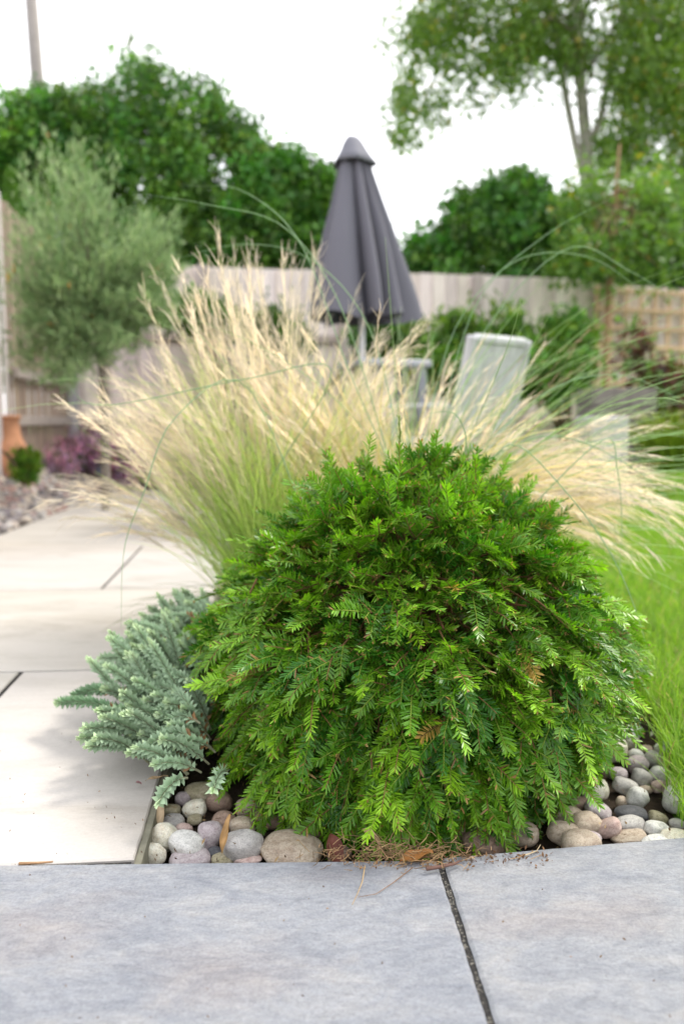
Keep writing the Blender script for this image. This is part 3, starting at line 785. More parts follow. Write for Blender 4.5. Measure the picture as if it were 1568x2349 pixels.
# ------------------------------------------------------------------ arching grasses
def arcs(n, base, br, az, az_sd, a0, a1, L, p=1.5, seg=14, wob=.0):
    """many arching paths. az in radians from +X towards +Y; a0, a1 lean from vertical at foot and tip"""
    azs = rng.normal(0, az_sd, n) + az if np.isscalar(az_sd) else rng.uniform(az, az_sd[0], n)
    A0 = rng.uniform(*a0, n); A1 = rng.uniform(*a1, n); Ls = rng.uniform(*L, n)
    s = np.linspace(0, 1, seg)
    al = A0[:, None] + (A1 - A0)[:, None] * s[None] ** p
    ds = Ls[:, None] / (seg - 1)
    hx = np.concatenate([np.zeros((n, 1)), np.cumsum(np.sin(al[:, :-1]) * ds, 1)], 1)
    vz = np.concatenate([np.zeros((n, 1)), np.cumsum(np.cos(al[:, :-1]) * ds, 1)], 1)
    tw = rng.normal(0, wob, n)[:, None] * s[None] ** 2
    ax = azs[:, None] + tw
    b = np.asarray(base, float) + np.stack([rng.normal(0, br, n), rng.normal(0, br, n), np.zeros(n)], -1)
    P = b[:, None] + np.stack([hx * np.cos(ax), hx * np.sin(ax), vz], -1)
    P[..., 2] = np.maximum(P[..., 2], .004)
    return P
def pathpt(P, s):
    """sample paths (n,k,3) at s (n,m)"""
    n, k, _ = P.shape; x = s * (k - 1); i0 = np.clip(np.floor(x).astype(int), 0, k - 2); f = (x - i0)[..., None]
    idx = np.arange(n)[:, None]
    return P[idx, i0] * (1 - f) + P[idx, i0 + 1] * f, unit(P[idx, i0 + 1] - P[idx, i0])
def plume(acc, P, start=.62, hairs=26, hl=(.025, .055), C=(.55, .43, .28), spread=.22):
    n = len(P)
    s = rng.uniform(start, .99, (n, hairs)); p, t = pathpt(P, s)
    d = unit(t + rng.normal(0, spread, t.shape) + np.array([0, 0, -.10]))
    l = rng.uniform(*hl, (n, hairs))[..., None]
    p = p.reshape(-1, 3); d = d.reshape(-1, 3); l = l.reshape(-1, 1)
    mid = p + d * l * .55 + rng.normal(0, .002, p.shape); tip = p + d * l + np.array([0, 0, -.004]) + rng.normal(0, .004, p.shape)
    c = np.repeat((np.array(C) * rng.uniform(.75, 1.25, (n, 1)))[:, None], hairs, 1).reshape(-1, 3) * rng.uniform(.85, 1.15, (len(p), 1))
    multi_tube(acc, np.stack([p, mid, tip], 1), np.array([.0009, .0007, .0003]), 3, c)

# main feather grass clump, left of centre
FG = (-.20, 2.42, -.03)
fg = thing('feather_grass', 'tall upright feather grass clump with pinkish cream plumes behind the yew', 'ornamental grass', FG)
bl, pl_ = Acc(), Acc()
s14 = np.linspace(0, 1, 14)
def grad(c0, c1, n, var=.2):
    c = np.array(c0)[None, None] * (1 - s14[None, :, None]) + np.array(c1)[None, None] * s14[None, :, None]
    return c * rng.uniform(1 - var, 1 + var, (n, 1, 1))
wb_ = .0013 * np.array([.8, 1, 1, 1, 1, 1, .95, .9, .85, .75, .65, .5, .35, .15])
for (n, az, sd_, a0, a1, L, c0, c1) in [
    (250, math.pi, .9, (R(2), R(24)), (R(18), R(70)), (.55, .98), (.56, .74, .18), (.80, .86, .46)),
    (200, math.pi, 1.6, (R(4), R(30)), (R(25), R(100)), (.40, .75), (.50, .72, .15), (.74, .84, .38)),
    (210, math.pi, 3.0, (R(2), R(30)), (R(10), R(70)), (.55, .95), (.32, .56, .08), (.50, .64, .18)),
    (90, math.pi * 1.05, .5, (R(35), R(60)), (R(95), R(150)), (.25, .5), (.14, .24, .05), (.20, .28, .08)),
    (190, 0.1, .8, (R(2), R(22)), (R(18), R(60)), (.55, .95), (.56, .74, .18), (.80, .86, .46))]:
    P = arcs(n, FG, .045, az, sd_, a0, a1, L, 1.4, wob=.25); multi_tube(bl, P, wb_, 3, grad(c0, c1, n))
for (n, az, sd_, a0, a1, L) in [
    (105, math.pi * .98, .50, (R(12), R(32)), (R(36), R(68)), (.76, .98)),
    (44, math.pi * 1.0, .7, (R(4), R(15)), (R(12), R(34)), (.90, 1.16)),
    (34, math.pi * .5, 1.6, (R(0), R(8)), (R(4), R(16)), (1.0, 1.22)),
    (42, 0.0, .6, (R(6), R(22)), (R(20), R(60)), (.75, 1.1)),
    (22, math.pi * 1.0, .3, (R(26), R(38)), (R(70), R(105)), (.66, .85))]:
    P = arcs(n, FG, .045, az, sd_, a0, a1, L, 1.8, wob=.22)
    multi_tube(bl, P, wb_ * .75, 3, grad((.60, .70, .26), (.86, .83, .68), n))
    plume(pl_, P, .54, 44, (.03, .08), C=(.90, .84, .71), spread=.20)
bl.build('blades', M_grass, fg); pl_.build('plumes', M_plume, fg)

# second clump falling to the right
FG2 = (.15, 2.38, -.02)
fg2 = thing('feather_grass', 'straw blond feather grass flopping to the right over the lawn', 'ornamental grass', FG2)
bl, pl_ = Acc(), Acc()
for (n, az, sd_, a0, a1, L, c0, c1) in [
    (190, -.24, .38, (R(8), R(30)), (R(95), R(145)), (.70, 1.02), (.62, .62, .22), (.88, .78, .52)),
    (120, -.2, .6, (R(6), R(34)), (R(60), R(110)), (.6, 1.0), (.44, .50, .13), (.66, .58, .28)),
    (220, math.pi, 1.2, (R(4), R(25)), (R(20), R(80)), (.6, .95), (.50, .52, .17), (.74, .64, .36))]:
    P = arcs(n, FG2, .05, az, sd_, a0, a1, L, 1.35, wob=.2); multi_tube(bl, P, wb_, 3, grad(c0, c1, n))
for (n, az, sd_, a0, a1, L) in [
    (80, -.28, .18, (R(8), R(26)), (R(104), R(140)), (.84, 1.08)),
    (40, -.1, .35, (R(10), R(32)), (R(80), R(112)), (.70, .92)),
    (70, math.pi * .9, .8, (R(6), R(20)), (R(30), R(60)), (.8, 1.05)),
    (60, .9, .7, (R(4), R(18)), (R(30), R(80)), (.75, 1.0)),
    (45, .25, .3, (R(18), R(36)), (R(70), R(100)), (.8, 1.1))]:
    P = arcs(n, FG2, .05, az, sd_, a0, a1, L, 1.35, wob=.1)
    multi_tube(bl, P, wb_ * .75, 3, grad((.62, .60, .22), (.90, .80, .56), n))
    plume(pl_, P, .46, 44, (.03, .075), C=(.93, .86, .72), spread=.14)
bl.build('blades', M_grass, fg2); pl_.build('plumes', M_plume, fg2)

# long blue green arching grass
FG3 = (.22, 2.55, -.02)
fg3 = thing('blue_grass', 'wide fountain of long thin blue green grass blades behind the yew', 'ornamental grass', FG3)
bl, pl_ = Acc(), Acc()
wl = .0014 * np.array([.9, 1, 1, 1, 1, 1, 1, .95, .9, .8, .7, .55, .4, .2])
for (n, az, sd_, a0, a1, L) in [
    (75, 0.45, .8, (R(8), R(36)), (R(65), R(115)), (.95, 1.5)),
    (60, math.pi * .85, .5, (R(10), R(30)), (R(70), R(115)), (1.0, 1.5)),
    (40, -.35, .35, (R(24), R(50)), (R(90), R(125)), (.9, 1.4)),
    (80, 1.1, 1.4, (R(5), R(28)), (R(30), R(80)), (.8, 1.25))]:
    P = arcs(n, FG3, .05, az, sd_, a0, a1, L, 1.3, wob=.15)
    multi_tube(bl, P, wl, 3, grad((.30, .46, .20), (.48, .62, .38), n))
for (n, az, sd_, a0, a1, L) in [(20, .5, .6, (R(10), R(28)), (R(45), R(85)), (.85, 1.25))]:
    P = arcs(n, FG3, .05, az, sd_, a0, a1, L, 1.4, wob=.1)
    multi_tube(bl, P, wl * .6, 3, grad((.2, .25, .1), (.5, .40, .24), n)); plume(pl_, P, .74, 14, (.015, .035), C=(.5, .38, .25), spread=.12)
def hero(pts, C, r_=.0015):
    q = np.array([A(*p) for p in pts]); m = len(q)
    t = np.linspace(0, m - 1, 14 if m < 5 else 24)
    # Catmull-Rom through the points
    ext_ = np.vstack([2 * q[0] - q[1], q, 2 * q[-1] - q[-2]]); out = []
    for x in t:
        i0 = min(int(x), m - 2); f = x - i0; a, b, c, d = ext_[i0:i0 + 4]
        out.append(.5 * (2 * b + (c - a) * f + (2 * a - 5 * b + 4 * c - d) * f * f + (3 * b - a - 3 * c + d) * f ** 3))
    rad = r_ * np.interp(np.linspace(0, 1, len(t)), [0, .6, 1], [1, .9, .2])
    multi_tube(bl, np.array(out), rad, 4, C)
bg_ = (.32, .45, .30)
for pts in [
    [(700, 1180, 2.0), (560, 880, 1.95), (400, 960, 1.8), (330, 1130, 1.75), (285, 1260, 1.72), (278, 1440, 1.7)],
    [(1040, 1100, 1.8), (1068, 1020, 1.75), (1055, 965, 1.72), (1030, 945, 1.72), (980, 948, 1.72)],
    [(1180, 1200, 1.9), (1380, 1010, 1.9), (1415, 1080, 1.9), (1425, 1200, 1.88), (1418, 1330, 1.86)],
    [(1100, 1080, 1.8), (1180, 1020, 1.8), (1290, 1120, 1.75), (1400, 1270, 1.7), (1470, 1440, 1.66), (1490, 1560, 1.64)],
    [(900, 1080, 2.1), (800, 850, 2.15), (690, 560, 2.2), (560, 440, 2.2), (430, 425, 2.2)],
    [(900, 1080, 2.1), (780, 700, 2.2), (650, 520, 2.25), (480, 470, 2.25), (330, 445, 2.25)],
    [(930, 1080, 2.1), (850, 760, 2.2), (720, 600, 2.25), (560, 560, 2.3), (380, 600, 2.3)],
    [(980, 1080, 2.1), (1110, 760, 2.3), (1300, 570, 2.4), (1440, 620, 2.4), (1568, 700, 2.4)],
    [(980, 1080, 2.1), (1090, 700, 2.3), (1250, 540, 2.4), (1410, 450, 2.4)],
    [(960, 1080, 2.1), (1040, 760, 2.3), (1180, 600, 2.4), (1350, 590, 2.4), (1500, 690, 2.4)],
    [(1050, 1080, 2.0), (1250, 900, 2.1), (1420, 860, 2.1), (1568, 920, 2.1)],
    [(1050, 1090, 2.0), (1250, 1000, 2.0), (1430, 1060, 2.0), (1568, 1180, 2.0)],
    [(620, 1100, 2.1), (760, 850, 2.0), (560, 870, 1.95), (240, 930, 1.9), (150, 880, 1.9)],
]: hero(pts, bg_, .0014)
bl.build('blades', M_grass, fg3); pl_.build('plumes', M_plume, fg3)

# ------------------------------------------------------------------ lawn grass
acc = Acc()
def lawn(n, x0, x1, y0, y1, hmin, hmax, wd):
    x = rng.uniform(x0, x1, n); y = y0 + (y1 - y0) * rng.random(n) ** 1.0
    k = (x > lawn_x(y) - .03 * rng.random(n)); x, y = x[k], y[k]; n = len(x)
    z = hgt(x + .05, y)
    hh = rng.uniform(hmin, hmax, n); az = rng.uniform(0, 2 * math.pi, n); ln = rng.uniform(.1, .9, n)
    s = np.array([0, .4, .75, 1.0])
    hx = hh[:, None] * ln[:, None] * s[None] ** 1.8; vz = hh[:, None] * (s[None] - .35 * ln[:, None] * s[None] ** 2)
    C = np.stack([x, y, z], -1)[:, None] + np.stack([hx * np.cos(az)[:, None], hx * np.sin(az)[:, None], vz], -1)
    sa = az + math.pi / 2 + rng.normal(0, .5, n)
    sv = np.stack([np.cos(sa), np.sin(sa), np.zeros(n)], -1)[:, None] * (wd * np.array([.8, 1, .7, .08]))[None, :, None]
    V = np.stack([C - sv, C + sv], 2).reshape(n, 8, 3)
    q = np.array([[0, 1, 3, 2], [2, 3, 5, 4], [4, 5, 7, 6]])
    Q = (q[None] + (np.arange(n) * 8)[:, None, None]).reshape(-1, 4)
    t = rng.random((n, 1)); c = np.array([.13, .28, .025]) * (1 - t) + np.array([.30, .48, .05]) * t
    dry = rng.random(n) < .09; c[dry] = np.array([.42, .36, .16]) * rng.uniform(.6, 1.2, (dry.sum(), 1))
    acc.add(V.reshape(-1, 3), None, Q, np.repeat(c, 8, 0))
lawn(26000, .5, 1.35, 1.18, 2.6, .035, .095, .0011)
lawn(1500, .55, .85, 1.2, 1.9, .08, .17, .0010)
lawn(34000, .6, 2.6, 2.6, 4.6, .04, .085, .0017)
lawn(36000, .3, 4.6, 4.6, 7.4, .04, .08, .0026)
lawn(8000, 1.3, 2.6, 1.0, 2.6, .04, .08, .002)
tag(acc.build('lawn_grass', M_grass, smooth=False), 'bright green lawn grass beside the bed', 'grass', kind='stuff')

# ------------------------------------------------------------------ gravel on the left
acc = Acc()
ico = bmesh.new(); bmesh.ops.create_icosphere(ico, subdivisions=2, radius=1.0)
IV = np.array([v.co[:] for v in ico.verts]); IT = np.array([[v.index for v in f.verts] for f in ico.faces]); ico.free()
IV = IV * (1 + .12 * np.sin(IV[:, :1] * 3 + 1) * np.cos(IV[:, 1:2] * 2.6))
n = 4200
y = np.where(np.arange(n) < 3000, rng.uniform(3.9, 7.3, n), rng.uniform(2.2, 3.9, n)); x = xleft(y) + .03 - rng.random(n) * 1.0
z = hgt(x, y) + rng.uniform(0, .022, n)
q = rng.normal(0, 1, (n, 4)); q /= np.linalg.norm(q, axis=1, keepdims=True)
a, b, c, d = q.T
RM = np.stack([np.stack([1 - 2 * (c * c + d * d), 2 * (b * c - a * d), 2 * (b * d + a * c)], -1), np.stack([2 * (b * c + a * d), 1 - 2 * (b * b + d * d), 2 * (c * d - a * b)], -1), np.stack([2 * (b * d - a * c), 2 * (c * d + a * b), 1 - 2 * (b * b + c * c)], -1)], 1)
sz = rng.uniform(.018, .04, n)[:, None] * rng.uniform(.55, 1.1, (n, 3))
pal = np.array([[.30, .27, .26], [.42, .36, .31], [.50, .47, .44], [.22, .19, .20], [.38, .25, .22], [.13, .12, .13], [.58, .50, .40]])
stamp(acc, IV, IT, RM * sz[:, None, :], np.stack([x, y, z], -1), pal[rng.integers(0, 7, n)] * rng.uniform(.8, 1.15, (n, 1)))
tag(acc.build('gravel', M_gravel), 'mixed grey and pink pebble gravel along the left edge of the patio', 'gravel', kind='stuff')

# ------------------------------------------------------------------ fences
def fence_run(name, label, p0, p1, ztop, zbot, bw, C, rails, posts, railC, postC, front, extra_top=0, cover=0.02):
    """vertical boards from p0 to p1; front = unit vector towards the garden"""
    p0 = np.asarray(p0, float); p1 = np.asarray(p1, float); L = np.linalg.norm(p1 - p0); d = (p1 - p0) / L
    o = thing(name, label, 'fence', (*((p0 + p1) / 2), zbot))
    ang = math.atan2(d[1], d[0]); Rm = rotz(ang)
    fr = np.asarray(front, float)
    acc = Acc(); nb = int(L / bw)
    for k in range(nb):
        c = p0 + d * (k + .5) * L / nb + fr * (.004 if k % 2 else -.004)
        t_ = random.uniform(.85, 1.1); h = ztop - zbot + random.uniform(-.006, .006)
        tilt = .13 * (1 if cover else 0)
        box(acc, (c[0], c[1], zbot + h / 2), (bw * (1.08 if cover else .76), .014, h), Rm @ rotz(tilt), np.array(C) * t_ * [1, random.uniform(.97, 1.02), random.uniform(.95, 1.04)], .002)
    acc.build('board_panel', M_wood, o, smooth=False)
    for zr in rails:
        acc = Acc(); c = (p0 + p1) / 2 + fr * .045
        box(acc, (c[0], c[1], zr), (L, .04, .075), Rm, railC, .004); acc.build('rail', M_wood, o, smooth=False)
    for t in posts:
        acc = Acc(); c = p0 + d * L * t + fr * .065
        box(acc, (c[0], c[1], (ztop + extra_top + zbot) / 2), (.095, .095, ztop + extra_top - zbot), Rm, postC, .006); acc.build('post', M_wood, o, smooth=False)
    return o
cor = np.array([-2.72, 7.95])
nf = np.array([-2.05, 2.2]); md = np.array([-2.50, 6.05])
fence_run('board_fence', 'pale smooth board fence at the left edge, nearest the camera', nf, md, 2.32, .15, .12, (.68, .63, .60), [], [], (.4, .36, .33), (.4, .36, .33), (1, .12))
fence_run('board_fence', 'brown board fence with grey rails behind the heather, left corner', md, cor, 2.28, .2, .105, (.37, .285, .22), [.66, 1.02], [.985], (.40, .345, .31), (.42, .41, .42), (1, .12), cover=0)
bk1, bk2 = np.array([2.72, 8.95]), np.array([5.2, 9.75])
fence_run('board_fence', 'long weathered grey board fence across the back of the garden', cor + [.02, .02], bk1, 2.20, .2, .135, (.73, .64, .585), [.65, 1.5], [.24, .5, .76], (.40, .33, .29), (.42, .36, .33), (.18, -.98))
fence_run('board_fence', 'board fence behind the trellis, right hand back corner', bk1, bk1 + (bk2 - bk1) * 2.2, 2.16, .2, .135, (.70, .60, .54), [], [0.02], (.40, .33, .29), (.48, .37, .28), (.3, -.95))
tr = thing('trellis', 'square wooden trellis fixed on the right hand back fence', 'trellis', (*((bk1 + bk2) / 2), .6))
d = (bk2 - bk1) / np.linalg.norm(bk2 - bk1); Lt = np.linalg.norm(bk2 - bk1); Rm = rotz(math.atan2(d[1], d[0])); fr = np.array([.3, -.95])
TW = (.60, .41, .26)
for k in range(int(Lt / .19) + 1):
    acc = Acc(); c = bk1 + d * (.03 + k * .19) + fr * .085
    box(acc, (c[0], c[1], 1.34), (.045, .02, 1.56), Rm, np.array(TW) * random.uniform(.85, 1.1), .003); acc.build('upright_batten', M_wood, tr, smooth=False)
for k in range(8):
    acc = Acc(); c = (bk1 + bk2) / 2 + fr * .107
    box(acc, (c[0], c[1], .68 + k * .2), (Lt, .02, .045), Rm, np.array(TW) * random.uniform(.85, 1.1), .003); acc.build('cross_batten', M_wood, tr, smooth=False)

# ------------------------------------------------------------------ shrubs and trees
LV = np.array([(0, 0, 0), (-.5, .45, .06), (0, 1, -.05), (.5, .45, .06)]); LT = np.array([(0, 2, 1), (0, 3, 2)])
TONE = None
def leaves(acc, P, size, asp, C0_, C1_, upb=0.0, var=.25, axis=None, spread=1.0, odd=None):
    n = len(P)
    d = unit(rng.normal(0, spread, (n, 3)) + (np.array([0, 0, upb]) if axis is None else axis))
    nz_ = unit(rng.normal(0, 1, (n, 3)) + np.array([0, -.2, .8]))
    L = size * rng.uniform(.65, 1.3, n)
    t = rng.random((n, 1)); c = (np.array(C0_) * (1 - t) + np.array(C1_) * t) * rng.uniform(1 - var, 1 + var, (n, 1))
    global TONE
    if TONE is not None and len(TONE) == n: c = c * TONE
    TONE = None
    if odd is not None:
        k = rng.random(n) < odd[0]; c[k] = np.array(odd[1]) * rng.uniform(.7, 1.2, (k.sum(), 1))
    stamp(acc, LV, LT, frames(d, nz_, L, L * asp), P, c)
def blob(n, c, r_, shell=.45):
    """points in an ellipsoid, denser towards the outside, with ragged clumps"""
    d = unit(rng.normal(0, 1, (n, 3))); k = (shell + (1 - shell) * rng.random(n)) ** .8
    return np.asarray(c) + d * k[:, None] * np.asarray(r_)
def clumped(n, c, r_, nc, cr, shell=.5):
    """leaf clumps spread over an ellipsoid"""
    cc = blob(nc, c, r_, shell); i_ = rng.integers(0, nc, n)
    global TONE; TONE = (rng.uniform(.6, 1.35, (nc, 1)) * rng.uniform([.8, .9, .8], [1.35, 1.1, 1.1], (nc, 3)))[i_]
    return cc[i_] + rng.normal(0, 1, (n, 3)) * np.asarray(cr) * rng.uniform(.45, 1.2, (nc, 1))[i_]
def limbs(acc, base, tips, r0, r1, C, bow=.1):
    for e in tips:
        b = np.asarray(base, float); e = np.asarray(e, float); s = np.linspace(0, 1, 8)[:, None]
        P = b + (e - b) * s + np.array([random.uniform(-bow, bow), random.uniform(-bow, bow), bow]) * np.sin(s * math.pi)
        tube(acc, P, np.linspace(r0, r1, 8), 7, C)
def px_blob(x, y, Y, rx, ry, ryd=None):
    c = A(x, y, Y); k = pxm(Y); return c, np.array([rx * k, (ryd if ryd else rx * k * .7), ry * k])

# big dark hedge on the left, behind the fence
hd = thing('hedge', 'large dark green overgrown hedge behind the left fence corner', 'hedge', (-2.3, 9.9, .3))
acc = Acc()
for (x, y, Y, rx, ry, n, nc) in [(-60, 400, 9.6, 190, 150, 6000, 70), (60, 320, 9.6, 150, 85, 4500, 70), (190, 310, 9.6, 130, 85, 4500, 70), (120, 380, 9.6, 170, 140, 8000, 80), (330, 430, 9.5, 190, 190, 11000, 120), (300, 215, 9.7, 80, 75, 1300, 44),
                                 (420, 260, 9.7, 110, 70, 1500, 44), (500, 400, 9.4, 140, 140, 8000, 90), (470, 560, 9.2, 200, 120, 8000, 90), (180, 560, 9.4, 200, 140, 5000, 60), (400, 620, 9.3, 200, 50, 3500, 40), (570, 350, 9.6, 40, 60, 900, 14)]:
    c, r_ = px_blob(x, y, Y, rx, ry); leaves(acc, clumped(n, c, r_, nc, .12, .5), .075, .62, (.048, .145, .032), (.14, .31, .06), .2, odd=(.02, (.16, .20, .04)))
for k in range(150):                                    # wispy shoots standing out of the top
    x = random.uniform(0, 600); y0 = np.interp(x, [0, 100, 230, 330, 450, 560, 620], [250, 235, 205, 150, 200, 265, 350]) + random.uniform(-15, 45)
    b = A(x, y0 + 25, 9.7 + random.uniform(-.5, .3)); e = b + np.array([random.uniform(-.12, .16), 0, random.uniform(.10, .42)])
    s = rng.random((16, 1)); leaves(acc, b + (e - b) * s + rng.normal(0, .03, (16, 3)), .07, .5, (.03, .09, .02), (.09, .18, .04), .4)
acc.build('foliage', M_leaf, hd, smooth=False)
for tp in (A(330, 300, 9.7), A(120, 350, 9.7), A(500, 380, 9.5), A(380, 220, 9.7)):
    acc = Acc(); limbs(acc, (-2.2, 10, .2), [tp], .07, .02, (.10, .075, .05)); acc.build('stem', M_bark, hd)
lau = thing('shrub', 'leafy mid green shrub behind the fence, left of the parasol', 'shrub', (-.4, 9.6, .3))
acc = Acc()
for (x, y, Y, rx, ry, n, nc) in [(650, 470, 9.3, 120, 100, 5500, 70), (730, 470, 9.4, 70, 80, 3200, 40), (620, 560, 9.2, 140, 70, 4000, 50), (660, 400, 9.4, 50, 40, 1000, 16), (700, 560, 9.3, 70, 60, 2000, 24)]:
    c, r_ = px_blob(x, y, Y, rx, ry); leaves(acc, clumped(n, c, r_, nc, .10, .5), .10, .6, (.045, .14, .022), (.11, .26, .045), .2)
acc.build('foliage', M_leaf, lau, smooth=False)
for tp in (A(650, 430, 9.3), A(730, 450, 9.4), A(610, 520, 9.2)):
    acc = Acc(); limbs(acc, (-.45, 9.6, .2), [tp], .04, .012, (.10, .075, .05)); acc.build('stem', M_bark, lau)

# cypress sliver at the far left
cyp = thing('cypress', 'narrow bright green cypress at the far left, behind the fence', 'tree', (-3.3, 7.4, .3))
acc = Acc(); n = 5200
t = rng.random(n); zc = .9 + t * 1.95; rc = .26 * (1 - t ** 2.2) * (rng.random(n) ** .4); an = rng.uniform(0, 2 * math.pi, n)
bx = A(24, 400, 7.4)[0]
leaves(acc, np.stack([bx + rc * np.cos(an), 7.4 + rc * np.sin(an), zc], -1), .07, .22, (.07, .17, .02), (.14, .27, .04), 1.6, spread=.5)
acc.build('crown', M_leaf, cyp, smooth=False)
acc = Acc(); tube(acc, [(bx, 7.4, .2), (bx, 7.4, 1.4), (bx, 7.4, 2.5)], [.05, .035, .01], 8, (.16, .1, .06)); acc.build('trunk', M_bark, cyp)

# utility pole and thin tree behind the hedge
acc = Acc(); b = A(92, 260, 14); tp = A(60, -160, 14)
pole = thing('utility_pole', 'plain grey wooden utility pole rising behind the hedge, top left', 'pole', (b[0], 14, .3))
b0 = b + (b - tp) * 1.0; b0[2] = .2
tube(acc, np.array([b0, b, tp]), [.125, .115, .10], 12, (.30, .27, .25)); acc.build('shaft', M_wood, pole)
acc = Acc(); 
for zo in (.25, .6):
    box(acc, tp - np.array([0, .0, zo]), (.9, .09, .11), None, (.27, .24, .22), .01)
acc.build('crossarm', M_wood, pole, smooth=False)
b = A(296, 300, 13); tp = A(290, -200, 13)
thin = thing('thin_tree', 'slender sparse tree against white sky, above the dark hedge', 'tree', (b[0], 13, .3))
acc = Acc(); b0 = b.copy(); b0[2] = .2; tube(acc, np.array([b0, b, (b + tp) / 2 + [.04, 0, 0], tp]), [.05, .03, .022, .012], 7, (.22, .19, .16)); 
br_ = []
for k in range(22):
    s = random.uniform(.25, 1); p = b + (tp - b) * s; e = p + np.array([random.uniform(-.75, .75), random.uniform(-.3, .3), random.uniform(-.1, .45)]); br_.append((p, e))
    tube(acc, np.array([p, (p + e) / 2 + [0, 0, .05], e]), [.010, .007, .003], 5, (.22, .19, .16))
acc.build('trunk', M_bark, thin)
acc = Acc()
for p, e in br_: leaves(acc, e + rng.normal(0, .13, (34, 3)), .07, .5, (.06, .10, .03), (.12, .17, .05), 0)
acc.build('crown', M_leaf, thin, smooth=False)

# olive bush on the left
ol = thing('olive_bush', 'silvery green olive bush in front of the left fence', 'bush', (-1.75, 5.3, .2))
acc = Acc(); tw = Acc(); tr0 = A(235, 900, 5.4); tr0[2] = hz(tr0[0], 5.4); crown = A(215, 640, 5.4)
tube(tw, np.array([tr0, tr0 * .4 + crown * .6 + [.03, 0, 0], crown]), [.035, .028, .02], 8, (.20, .17, .14))
tipsO = []
for k in range(240):
    x = random.uniform(25, 410); top = np.interp(x, [40, 90, 150, 230, 280, 330, 400], [430, 330, 350, 360, 430, 480, 540])
    top += random.uniform(-25, 25); y = top + (random.random() ** .65) * (930 - top) * np.interp(x, [30, 120, 240, 320, 400], [.95, 1, .95, .8, .6])
    tipsO.append((A(x, y, 5.4 + random.uniform(-.45, .45)), y))
for e, y in tipsO:
    b = crown + (e - crown) * .25 + np.array([0, 0, -.12]); s = np.linspace(0, 1, 7)[:, None]
    e = e + np.array([0, 0, random.uniform(0, .12)])
    P = b + (e - b) * s + np.array([0, 0, .07]) * s * s
    multi_tube(tw, P, np.linspace(.005, .0015, 7), 4, (.22, .2, .15))
    m = 92; t_ = rng.uniform(.25, 1.05, (m, 1)); q = b + (e - b) * t_ + np.array([0, 0, .07]) * t_ ** 2 + rng.normal(0, .035, (m, 3))
    leaves(acc, q, .058, .22, (.15, .26, .10), (.34, .44, .22), 0, axis=unit(e - b) * .7 + np.array([0, 0, 1.2]), spread=.5, odd=(.003, (.5, .2, .03)))
acc.build('foliage', M_oleaf, ol, smooth=False); tw.build('stems', M_bark, ol)

# birch on the right
bi = thing('birch_tree', 'large birch with pale multiple trunks and drooping leafy branches, top right', 'tree', (4.2, 11.5, .3))
acc = Acc(); YB = 11.5
def trunkpx(pts, r0, r1, C):
    P = np.array([A(x, y, Y) for x, y, Y in pts]); tube(acc, P, np.linspace(r0, r1, len(P)), 9, C)
rb = A(1360, 620, YB); rb[2] = .2
BK = (.58, .53, .46)
P = np.array([rb, A(1355, 480, YB), A(1345, 350, YB), A(1335, 240, YB), A(1325, 120, YB), A(1318, -60, YB), A(1322, -400, YB)]); tube(acc, P, [.12, .095, .085, .08, .07, .06, .04], 10, BK)
trunkpx([(1350, 460, YB), (1318, 330, YB), (1298, 230, YB), (1280, 120, YB), (1255, -50, YB), (1200, -300, YB)], .06, .035, BK)
trunkpx([(1345, 340, YB), (1375, 280, YB), (1395, 180, YB), (1420, 40, YB), (1470, -200, YB)], .06, .03, BK)
for k in range(26):
    x = random.uniform(950, 1560); y = random.uniform(-500, 120); e = A(x, y, YB + random.uniform(-1.4, 1.2)); b = A(random.uniform(1290, 1370), y + 130 + random.uniform(-40, 60), YB)
    s = np.linspace(0, 1, 8)[:, None]; P = b + (e - b) * s + np.array([0, 0, .35]) * np.sin(s * math.pi)
    tube(acc, P, np.linspace(.035, .008, 8), 5, (.25, .2, .16), cap=False)
acc.build('trunk', M_bark, bi)
acc = Acc()
def birch(x0, x1, y0, y1, nc, per, cr=.20, hang=.35):
    for k in range(nc):
        c = A(random.uniform(x0, x1), random.uniform(y0, y1), YB + random.uniform(-1.3, 1.1))
        m = int(per * random.uniform(.5, 1.4)); P = c + rng.normal(0, 1, (m, 3)) * np.array([cr, cr, cr]) * random.uniform(.6, 1.2)
        P[:, 2] -= rng.random(m) * hang * random.random()
        leaves(acc, P, .075, .62, (.06, .13, .022), (.17, .27, .045), -.3, odd=(.04, (.34, .28, .05)))
birch(930, 1568, -120, 60, 74, 140)
birch(960, 1330, 30, 140, 40, 130)
birch(890, 1020, 0, 190, 14, 70, .16)
birch(900, 1010, 170, 310, 17, 80, .13, .5)
birch(1010, 1110, 120, 240, 12, 60, .13, .5)
birch(1100, 1270, 120, 215, 10, 50, .15)
birch(1290, 1568, 40, 190, 34, 120)
birch(1380, 1470, 190, 360, 20, 80, .14, .5)
birch(1440, 1600, 130, 330, 22, 80, .15, .5)
birch(1430, 1600, 300, 500, 20, 70, .15, .5)
birch(1430, 1610, 0, 330, 26, 110, .17, .5)
birch(890, 960, 140, 330, 10, 60, .12, .6)
birch(1480, 1600, 150, 260, 9, 70, .15); birch(1420, 1600, -60, 160, 26, 140); birch(1500, 1620, 260, 420, 7, 50, .14)
birch(1350, 1450, 330, 480, 16, 80, .14, .4)
birch(1500, 1700, -50, 500, 30, 110)
birch(850, 1750, -1000, -120, 190, 150, .30)
acc.build('crown', M_leaf, bi, smooth=False)

